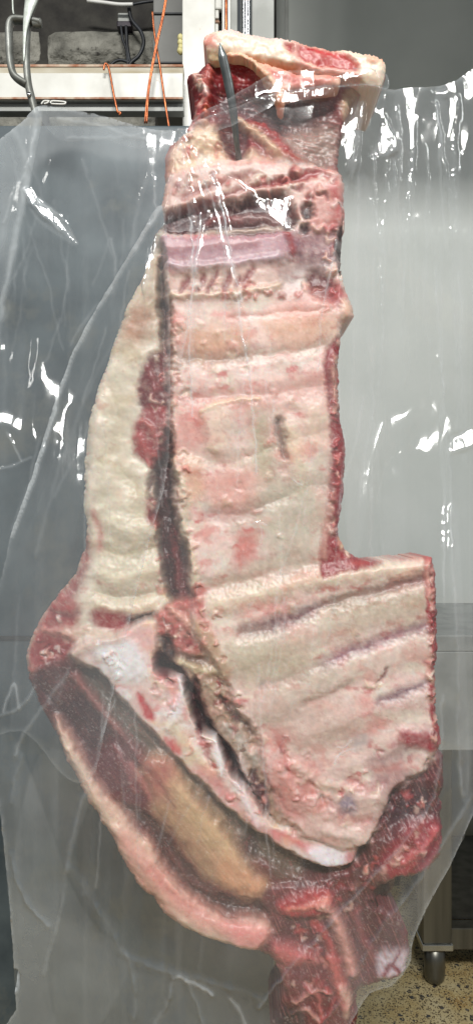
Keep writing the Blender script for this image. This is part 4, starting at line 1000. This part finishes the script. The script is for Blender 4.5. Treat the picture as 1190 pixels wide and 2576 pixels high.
slab('fat_flap', [(566, 138), (600, 134), (640, 150), (700, 170), (760, 186), (850, 190), (850, 214), (770, 216), (720, 232), (716, 262), (700, 262), (692, 226), (656, 184), (616, 150), (575, 144)],
     0.956, 0.03, 12, (226, 182, 160), [
    ('p', [(650, 170), (760, 190), (840, 196), (800, 214), (720, 216), (680, 196)], 10, (204, 96, 92), 0.75, 0),
    ('s', [(580, 140), (630, 158), (680, 205), (700, 250)], 8, 6, (230, 196, 164), 0.8, 5),
    ('s', [(690, 236), (700, 250), (702, 262)], 7, 6, (216, 140, 90), 0.7, 0)],
     seed=43, redmix=0.3, redcol=(206, 120, 110), rag=6, warp=6, relief=((3, 30, 1, 0), (1.2, 10, 1, 0)), lump=1.0)

# ------------------------------------------------------------------ the steel meat hook through the top of the beef
hk = empty('meat_hook', W(600, 400, 1.0), 'pointed steel meat hook piercing the top of the beef', 'hook')
tip = [(553, 108, 0.925), (556, 124, 0.926), (562, 150, 0.928), (574, 205, 0.934), (584, 260, 0.94), (591, 315, 0.952), (597, 370, 0.968), (606, 430, 1.0)]
P = [W(*p) for p in tip] + [W(612, 452, 1.04), W(618, 430, 1.10), W(620, 360, 1.13), W(620, 250, 1.14), W(620, 100, 1.14), W(620, -60, 1.14)]
Pc = catmull(np.array(P), 8, False)
n = len(Pc); rr = np.interp(np.arange(n) / 8.0, [0, 0.8, 1.8, 3.0, 4.5, 6, 8, 10, 13], [0.0002, 0.0024, 0.0058, 0.0060, 0.0050, 0.0036, 0.0060, 0.0075, 0.0082])
k = int(7 * 8)
MB().tube(Pc[:k + 1], list(rr[:k + 1]), 14, 0.7).build('point', HOOKSTEEL, hk, True)
MB().tube(Pc[k:], list(rr[k:]), 14, 1.0).build('shank', CHROME, hk, True)

# ------------------------------------------------------------------ the plastic bag
bag = empty('plastic_bag', W(600, 2576, 0.95), 'large clear crinkled polythene bag hung around the beef', 'bag')

def interp_depth(X, Y, cps, s=330.0):
    num = 0; den = 1e-9
    for (cx, cy, v) in cps:
        w = np.exp(-((X - cx) ** 2 + (Y - cy) ** 2) / (2 * 190.0 ** 2)) + 1e-7 * np.exp(-((X - cx) ** 2 + (Y - cy) ** 2) / (2 * 600.0 ** 2))
        num = num + w * v; den = den + w
    return num / den

def film(name, outline, cps, step, creases, facets, seed, haze0, hazes=(), crump=(0.30, 0.22), rag=4, parent=bag, fold=1.0):
    P = catmull(outline, 4)
    x0, y0 = P.min(0) - 3 * step; x1, y1 = P.max(0) + 3 * step
    X, Y = np.meshgrid(np.arange(x0, x1, step), np.arange(y0, y1, step), indexing='ij')
    RX = X + rag * fbm(X / 30, Y / 30, 3, seed); RY = Y + rag * fbm(X / 30, Y / 30, 3, seed + 1)
    S = sdf_poly(RX, RY, P)
    YB = interp_depth(X, Y, cps)
    H = np.zeros(X.shape); HZ = np.full(X.shape, float(haze0))
    WX = X + 7 * fbm(X / 50, Y / 50, 3, seed + 3); WY = Y + 7 * fbm(X / 50, Y / 50, 3, seed + 4)
    cmod = 0.45 + 1.1 * np.clip(fbm(X / 26, Y / 60, 3, seed + 19) + 0.2, 0, 1)
    for (pts, w, amp, hz) in creases:
        Pq = catmull(pts, 5, closed=False)
        def f(a, b):
            d = np.full(a.shape, 1e3)
            for i in range(len(Pq) - 1):
                s, _ = seg_dist(a, b, Pq[i], Pq[i + 1]); d = np.minimum(d, s)
            return d
        D = sub_eval(WX, WY, Pq, 6 * w, f, 1e3)
        g = np.exp(-D / w) * cmod
        H += amp * fold * g; HZ += hz * np.exp(-(D / (0.7 * w + 1)) ** 2)
    a1, a2 = crump
    # long hanging folds (mostly upright) plus crumples
    r1 = np.sqrt(fbm(WX / 80 + 0.25 * WY / 200, WY / 620, 2, seed + 11) ** 2 + 0.0006)
    r2 = np.sqrt(fbm(WX / 210, WY / 260, 2, seed + 13) ** 2 + 0.0004)
    H += a1 * (0.5 - r1 * 2) + a2 * 2 * (0.5 - r2 * 2)
    HZ += 0.035 * sstep((fbm(WX / 34, WY / 900, 3, seed + 27) - 0.05) / 0.5) * (haze0 < 0.05)
    HZ *= 1 + 0.25 * fbm(X / 120, Y / 160, 4, seed + 17)
    for (pts, jx, jz, hz) in facets:            # panes of film turned to mirror the lamp at the camera, whitened by haze
        q = np.array(pts, float); c = q.mean(0)
        m = m_poly(WX, WY, pts, 5.0)
        yc = float(interp_depth(np.array(c[0]), np.array(c[1]), cps))
        pc = np.array(W(c[0], c[1], yc))
        v1 = LAMP - pc; v1 /= np.linalg.norm(v1); v2 = np.array((0, 0, CAMZ)) - pc; v2 /= np.linalg.norm(v2)
        h = v1 + v2
        fx, fz = h[0] / -h[1] + jx, h[2] / -h[1] + jz
        pl = yc - 0.003 + fx * (X - c[0]) * K * yc - fz * (Y - c[1]) * K * yc
        cr = 1.2 * fbm(X / 9, Y / 70, 3, seed + 9)
        H = H * (1 - m) + m * ((YB - pl) * 1000 + cr)
        HZ += m * hz
    ins = S > 0
    keep = ins[:-1, :-1] & ins[1:, :-1] & ins[1:, 1:] & ins[:-1, 1:]
    idx = np.arange(X.size).reshape(X.shape)
    Q = np.stack([idx[:-1, :-1], idx[:-1, 1:], idx[1:, 1:], idx[1:, :-1]], -1)[keep]
    HZ += 0.30 * np.exp(-np.clip(S, 0, 99) / 3.0)        # doubled, rolled edge
    for (pts, soft, v) in hazes: HZ += m_poly(X, Y, pts, soft) * v
    gx, gy = np.gradient(S, step); gl = np.hypot(gx, gy) + 1e-6
    near = S < step * 1.45
    X = np.where(near, X - gx / gl * np.clip(S, 0, 1.4 * step), X); Y = np.where(near, Y - gy / gl * np.clip(S, 0, 1.4 * step), Y)
    V = np.stack([(X - 595) * K * YB, YB - H / 1000, CAMZ - (Y - 1288) * K * YB], -1).reshape(-1, 3)
    used = np.unique(Q); remap = -np.ones(X.size, int); remap[used] = np.arange(len(used))
    me = np_mesh(name, V[used], remap[Q], floats={'haze': np.clip(HZ, 0, 0.9).reshape(-1)[used]})
    return link(name, me, FILM, parent)

front_cps = [(0, 380, 0.985), (100, 290, 0.99), (300, 330, 0.965), (450, 330, 0.925), (0, 1000, 1.01), (200, 800, 0.985), (60, 640, 1.0), (200, 1300, 0.945), (-40, 1500, 0.98), (0, 2000, 0.97), (0, 2500, 1.0),
             (1190, 250, 0.955), (1000, 260, 0.925), (1190, 700, 0.965), (1000, 650, 0.925), (700, 260, 0.890), (540, 300, 0.896), (830, 450, 0.893), (1190, 1200, 1.0), (1000, 1000, 0.95), (600, 620, 0.893), (800, 700, 0.893), (600, 1000, 0.900), (640, 1400, 0.91), (700, 1800, 0.905), (900, 1600, 0.91),
             (300, 1700, 0.92), (300, 2000, 0.905), (500, 2200, 0.905), (500, 2500, 0.93), (800, 2200, 0.905), (900, 2450, 0.93), (1100, 2100, 0.925), (1090, 1850, 0.905), (1090, 1500, 0.91), (1190, 1800, 0.97), (200, 2300, 0.93)]
back_cps = [(0, 380, 1.2), (100, 290, 1.15), (450, 330, 1.14), (700, 260, 1.16), (1190, 250, 1.1), (600, 1000, 1.17), (0, 1500, 1.12), (1190, 1500, 1.12), (0, 2500, 1.1), (600, 2200, 1.16), (1000, 2300, 1.12)]

bag_out = [(-60, 410), (0, 354), (60, 302), (98, 268), (150, 272), (250, 290), (330, 312), (380, 326), (440, 328), (474, 322), (490, 308), (560, 280), (630, 258), (694, 236), (800, 222), (920, 212), (975, 226), (1040, 220), (1100, 217), (1140, 206), (1165, 190), (1200, 168), (1260, 150),
           (1260, 1000), (1260, 1900), (1196, 2030), (1145, 2150), (1080, 2270), (1040, 2360), (1026, 2430), (985, 2478), (930, 2500), (880, 2576), (850, 2640), (44, 2640), (42, 2540), (36, 2420), (24, 2260), (6, 2080), (-24, 1880), (-60, 1700), (-60, 1000)]
cre = [  # (points, width, amplitude mm, extra haze)
    ([(452, 338), (470, 450), (484, 560), (480, 700), (450, 900), (425, 1000)], 5, 4, 0.06),
    ([(455, 338), (520, 430), (545, 500), (575, 600), (590, 720), (620, 880)], 6, 5, 0.08),
    ([(450, 338), (460, 420), (440, 540), (400, 620), (365, 740)], 6, 5, 0.06),
    ([(462, 340), (540, 420), (620, 480), (640, 500)], 4, 3, 0.10),
    ([(500, 560), (495, 700), (485, 900), (484, 1050)], 3, 2.5, 0.08),
    ([(590, 760), (620, 900), (640, 1080), (645, 1190)], 3, 2.5, 0.10),
    ([(870, 460), (830, 700), (800, 900), (812, 1100), (770, 1350)], 3, 2, 0.05),
    ([(965, 290), (975, 420), (962, 560), (960, 640)], 4, 3, 0.06),
    ([(1030, 250), (1040, 360), (1030, 500), (1010, 800), (1018, 960)], 3.5, 4, 0.08),
    ([(1090, 260), (1110, 380), (1130, 520), (1140, 800), (1150, 1100)], 3.5, 4, 0.08),
    ([(1150, 240), (1140, 400), (1150, 600)], 5, 4, 0.05),
    ([(930, 500), (945, 560), (960, 640), (945, 720)], 3, 3, 0.08),
    ([(960, 700), (962, 850), (950, 1000)], 3, 3, 0.10),
    ([(1100, 900), (1125, 1100), (1135, 1400), (1150, 1650), (1150, 1850), (1160, 2000)], 5, 5, 0.10),
    ([(1110, 1750), (1090, 2000), (960, 2180), (840, 2310), (700, 2470), (650, 2530)], 4, 5, 0.12),
    ([(1186, 2000), (1060, 2200), (960, 2330), (880, 2470), (800, 2600)], 7, 5, 0.07),
    ([(30, 320), (66, 420), (34, 620), (4, 800)], 12, 1.2, 0.14),
    ([(95, 275), (80, 400), (40, 600), (10, 760), (-10, 900)], 9, 1.2, 0.16),
    ([(210, 400), (270, 600), (295, 690), (285, 740)], 4, 2, 0.08),
    ([(150, 300), (260, 320), (360, 350), (430, 350)], 6, 1.5, 0.12),
    ([(170, 350), (300, 345), (420, 325)], 5, 1.5, 0.10),
    ([(380, 330), (375, 420), (350, 520), (330, 620)], 6, 1.6, 0.08),
    ([(150, 1760), (170, 1690), (200, 1640), (250, 1600)], 5, 3, 0.06),
    ([(60, 1900), (40, 1960), (30, 2020)], 5, 4, 0.06),
    ([(230, 1960), (190, 2080), (150, 2300), (110, 2450)], 6, 3, 0.10),
    ([(180, 2180), (230, 2260), (280, 2340), (320, 2400), (420, 2440), (560, 2480), (660, 2510)], 16, 5, 0.05),
    ([(320, 2400), (340, 2500), (330, 2600)], 8, 6, 0.06),
    ([(440, 2460), (420, 2520), (380, 2600)], 7, 6, 0.08),
    ([(470, 2460), (500, 2540), (520, 2600)], 6, 6, 0.08),
    ([(30, 2150), (60, 2250), (120, 2330)], 6, 5, 0.05),
    ([(50, 1500), (36, 1700), (30, 1850)], 4, 3, 0.06),
    ([(500, 2440), (520, 2300), (560, 2100)], 5, 2, 0.03),
]
cre += [  # raised haze paints white streaks and glints along these creases
    ([(482, 560), (486, 700), (478, 850), (484, 1050)], 2.2, 2.0, 0.30),
    ([(538, 440), (556, 520), (580, 640), (606, 760)], 4.0, 3.0, 0.28),
    ([(506, 540), (494, 660), (474, 800), (452, 930)], 2.4, 2.0, 0.26),
    ([(598, 760), (622, 900), (636, 1040), (646, 1190)], 2.2, 2.0, 0.30),
    ([(846, 610), (820, 740), (806, 820), (800, 930)], 2.2, 1.6, 0.22),
    ([(466, 360), (500, 420), (520, 470), (540, 520)], 3.0, 2.0, 0.24),
    ([(560, 620), (566, 720), (562, 860)], 2.0, 1.2, 0.18),
    ([(664, 900), (672, 1000), (680, 1090)], 2.0, 1.0, 0.16),
    ([(770, 1230), (740, 1340), (700, 1460), (690, 1590)], 2.0, 1.2, 0.18),
    ([(784, 1100), (776, 1200), (760, 1330)], 1.8, 0.8, 0.14),
    ([(640, 1316), (656, 1318), (672, 1322)], 2.5, 1.5, 0.4),
    ([(652, 1322), (658, 1340), (656, 1366)], 2.0, 1.2, 0.3),
    ([(735, 1206), (748, 1214), (760, 1216)], 3.0, 2.0, 0.4),
    ([(842, 1920), (856, 1896), (880, 1884)], 3.0, 2.5, 0.4),
    ([(846, 1880), (870, 1878), (886, 1860)], 2.4, 2.0, 0.35),
    ([(700, 1595), (690, 1680), (676, 1740)], 1.8, 1.0, 0.15),
    ([(10, 1790), (36, 1720), (50, 1780)], 4, 3, 0.3),
    ([(0, 1800), (50, 1780), (90, 1730)], 4, 3, 0.2),
    ([(40, 1900), (70, 1830), (110, 1780), (170, 1690)], 5, 3, 0.16),
    ([(20, 2460), (34, 2490), (14, 2520)], 5, 4, 0.4),
    ([(450, 2455), (500, 2478), (536, 2500)], 6, 4, 0.3),
    ([(580, 2510), (600, 2540), (620, 2590)], 6, 4, 0.25),
    ([(420, 2130), (470, 2040), (520, 1960)], 3, 1.2, 0.07),
    ([(232, 1950), (250, 1880), (290, 1760)], 3, 1.5, 0.12),
]
rr_ = random.Random(5)
def add_crease(x, y, dx, dy, n, jit, w, amp, hz):
    pts = [(x, y)]
    for i in range(n):
        x += dx + rr_.uniform(-jit, jit); y += dy * rr_.uniform(0.8, 1.2); pts.append((x, y))
    cre.append((pts, w, amp, hz))
for i in range(22):      # hanging folds right of the meat
    add_crease(rr_.uniform(890, 1185), rr_.uniform(240, 700), rr_.uniform(-3, 8), rr_.uniform(70, 150), rr_.randint(3, 6), 6, rr_.uniform(1.5, 2.8), rr_.uniform(0.8, 2.2), rr_.uniform(0.05, 0.16))
for i in range(9):       # folds gathered towards the hook, spreading over the ribs
    a = rr_.uniform(-0.25, 0.55); L_ = rr_.uniform(60, 120)
    add_crease(452 + rr_.uniform(-6, 14), 350 + rr_.uniform(0, 60), L_ * math.sin(a), L_ * math.cos(a), rr_.randint(3, 6), 5, rr_.uniform(1.8, 3), rr_.uniform(1.0, 2.4), rr_.uniform(0.02, 0.08))
for i in range(16):      # loose film upper left
    add_crease(rr_.uniform(20, 330), rr_.uniform(330, 700), rr_.uniform(-22, 22), rr_.uniform(40, 80), rr_.randint(2, 4), 10, rr_.uniform(1.8, 3.4), rr_.uniform(0.4, 1.2), rr_.uniform(0.03, 0.08))
for i in range(40):      # fine creases over the whole carcass
    x_ = rr_.uniform(200, 1050); y_ = rr_.uniform(600, 2100)
    add_crease(x_, y_, rr_.uniform(-14, 8), rr_.uniform(40, 110), rr_.randint(2, 5), 5, rr_.uniform(1.6, 2.4), rr_.uniform(0.5, 1.4), rr_.uniform(0.06, 0.18))
cre += [([(64, 482), (110, 512), (160, 556), (194, 612)], 4, 3.0, 0.25), ([(100, 500), (120, 545), (150, 580)], 3, 2.5, 0.2), ([(280, 600), (292, 650), (288, 700)], 3, 2.0, 0.15),
        ([(10, 560), (30, 500), (70, 420), (92, 330)], 3, 1.5, 0.14), ([(390, 380), (386, 440), (394, 520)], 3, 2.2, 0.2), ([(20, 1090), (40, 1130), (60, 1160)], 3, 2.5, 0.2), ([(0, 1180), (40, 1172), (80, 1150)], 3, 2.0, 0.18),
        ([(150, 800), (120, 900), (70, 960)], 3, 1.2, 0.08), ([(250, 760), (200, 830), (180, 870)], 3, 1.2, 0.10), ([(100, 1100), (70, 1230), (30, 1330)], 3, 1.4, 0.10)]  # haze here whitens the loose film into painted glints
fac = [  # glint panes: (outline, tilt offset sideways, tilt offset up, haze whitening the glint)
    ([(640, 505), (690, 500), (742, 492), (732, 525), (724, 552), (745, 580), (776, 606), (730, 588), (700, 570), (672, 548)], 0, 0, 0.105),
    ([(880, 300), (900, 260), (914, 270), (902, 380), (888, 450), (880, 440)], 0.0, 0.0, 0.1),
    ([(860, 330), (880, 300), (900, 300), (890, 380), (872, 440)], -0.02, 0, 0.077),
    ([(970, 300), (985, 330), (1000, 355), (990, 390), (930, 395), (950, 360)], 0.01, -0.02, 0.112),
    ([(80, 510), (120, 520), (160, 560), (194, 612), (150, 580), (110, 550)], 0, 0, 0.098),
    ([(60, 480), (75, 470), (100, 500), (80, 520)], 0.02, 0.01, 0.077),
    ([(590, 255), (690, 240), (760, 228), (760, 255), (700, 262)], -0.02, 0, 0.0175),
    ([(700, 238), (800, 222), (830, 226), (820, 250), (710, 262)], 0.01, -0.02, 0.077),
    ([(1085, 225), (1110, 230), (1140, 210), (1120, 250)], 0, 0, 0.0875),
    ([(1130, 1100), (1190, 1080), (1190, 1120), (1130, 1140)], 0.02, 0.01, 0.0875),
    ([(0, 2480), (40, 2440), (50, 2480), (30, 2510), (0, 2520)], 0, 0, 0.14),
    ([(360, 700), (380, 600), (400, 560), (392, 640), (372, 760)], 0.01, -0.02, 0.0875),
    ([(536, 520), (552, 540), (590, 700), (576, 690)], 0, 0, 0.105),
    ([(508, 560), (518, 560), (500, 680), (490, 690)], 0.02, 0.01, 0.0875),
]
film('front_sheet', bag_out, front_cps, 3.0, cre, fac, 3, 0.038,
     [([(-60, 900), (210, 1000), (180, 1500), (60, 1640), (0, 2640), (640, 2640), (640, 2440), (380, 2300), (180, 2000), (60, 1700), (-60, 1700)], 60, 0.04),
      ([(60, 1560), (300, 1640), (560, 2020), (760, 2200), (900, 2300), (900, 2500), (560, 2420), (300, 2240), (120, 1900)], 60, 0.05),
      ([(-60, 420), (98, 268), (440, 330), (440, 400), (300, 400), (150, 380), (60, 480), (-60, 800)], 14, 0.15),
      ([(-60, 420), (98, 266), (84, 420), (44, 620), (4, 760), (-60, 860)], 2.5, 0.10),
      ([(98, 266), (250, 290), (380, 326), (440, 328), (350, 374), (260, 352), (150, 352)], 2.5, 0.07),
      ([(360, 345), (436, 336), (408, 500), (330, 640), (348, 480)], 3, 0.05),
      ([(892, 470), (935, 490), (945, 900), (905, 1380), (868, 1300), (872, 800)], 4, 0.05),
      ([(1092, 250), (1130, 520), (1152, 1100), (1176, 1100), (1158, 500), (1124, 250)], 3, 0.06),
      ([(985, 280), (1035, 300), (1012, 800), (1018, 1380), (962, 1380), (975, 800)], 4, 0.04),
      ([(1128, 1300), (1150, 1650), (1156, 1990), (1180, 1960), (1168, 1600), (1150, 1300)], 3, 0.07),
      ([(0, 1850), (60, 1900), (170, 2200), (240, 2330), (330, 2420), (200, 2640), (40, 2640), (20, 2250)], 4, 0.05),
      ([(230, 1960), (165, 2200), (120, 2450), (150, 2640), (40, 2640), (24, 2250), (100, 1900)], 3, 0.05),
      ([(424, 1190), (470, 1190), (490, 1700), (420, 1900), (250, 2000), (262, 1850), (342, 1500)], 3, 0.045),
      ([(60, 480), (130, 520), (196, 616), (150, 596), (90, 548)], 4, 0.10),  # milky patch painting the upper left glint
      ([(1186, 2000), (1060, 2200), (960, 2330), (880, 2470), (800, 2640), (860, 2640), (1000, 2480), (1100, 2250)], 4, 0.05),
      ([(30, 2300), (200, 2330), (340, 2420), (640, 2520), (640, 2640), (0, 2640)], 30, 0.07),
      ([(900, 250), (1260, 200), (1260, 2000), (1120, 2000), (1110, 1400), (890, 1380), (870, 800)], 40, 0.04),
      ([(880, 2480), (1040, 2300), (1200, 2000), (1110, 2060), (960, 2180), (800, 2380), (700, 2500)], 30, 0.015)])
film('back_sheet', bag_out, back_cps, 6.0, [], [], 23, 0.04, crump=(4, 2), rag=3)

# overlapping fold of film on the left, with a bright rolled rim
film('fold_layer', [(408, 516), (350, 600), (290, 700), (230, 800), (178, 905), (130, 1040), (98, 1150), (60, 1260), (28, 1350), (6, 1450), (-40, 1600), (-60, 1850), (60, 1840), (170, 1960), (236, 1950), (262, 1850), (300, 1680), (342, 1500), (385, 1330), (420, 1190), (428, 1000), (426, 700)],
     [(x, y, v - 0.022) for x, y, v in front_cps], 4.0,
     [([(404, 524), (290, 706), (182, 905), (104, 1148), (34, 1346)], 5, 3, 0.42),
      ([(424, 1190), (386, 1330), (342, 1500), (300, 1680), (262, 1850)], 6, 3, 0.16),
      ([(330, 800), (240, 950), (160, 1150), (90, 1400)], 5, 4, 0.06),
      ([(260, 1000), (190, 1150), (140, 1250)], 4, 3, 0.08)], [], 33, 0.05, crump=(0.3, 0.25), rag=3)
# heat-folded hem across the top of the meat
film('hem_fold', [(466, 330), (500, 290), (560, 255), (630, 216), (690, 184), (760, 176), (860, 172), (962, 178), (975, 224), (920, 213), (800, 223), (694, 237), (690, 262), (620, 300), (540, 330), (480, 345)],
     [(x, y, v - 0.012) for x, y, v in front_cps], 3.0,
     [([(480, 318), (600, 262), (694, 236)], 4, 2, 0.08)], [([(840, 182), (930, 178), (940, 196), (860, 200)], 0.0, 0.02, 0.05)], 43, 0.05, crump=(1.5, 0.6), rag=2)
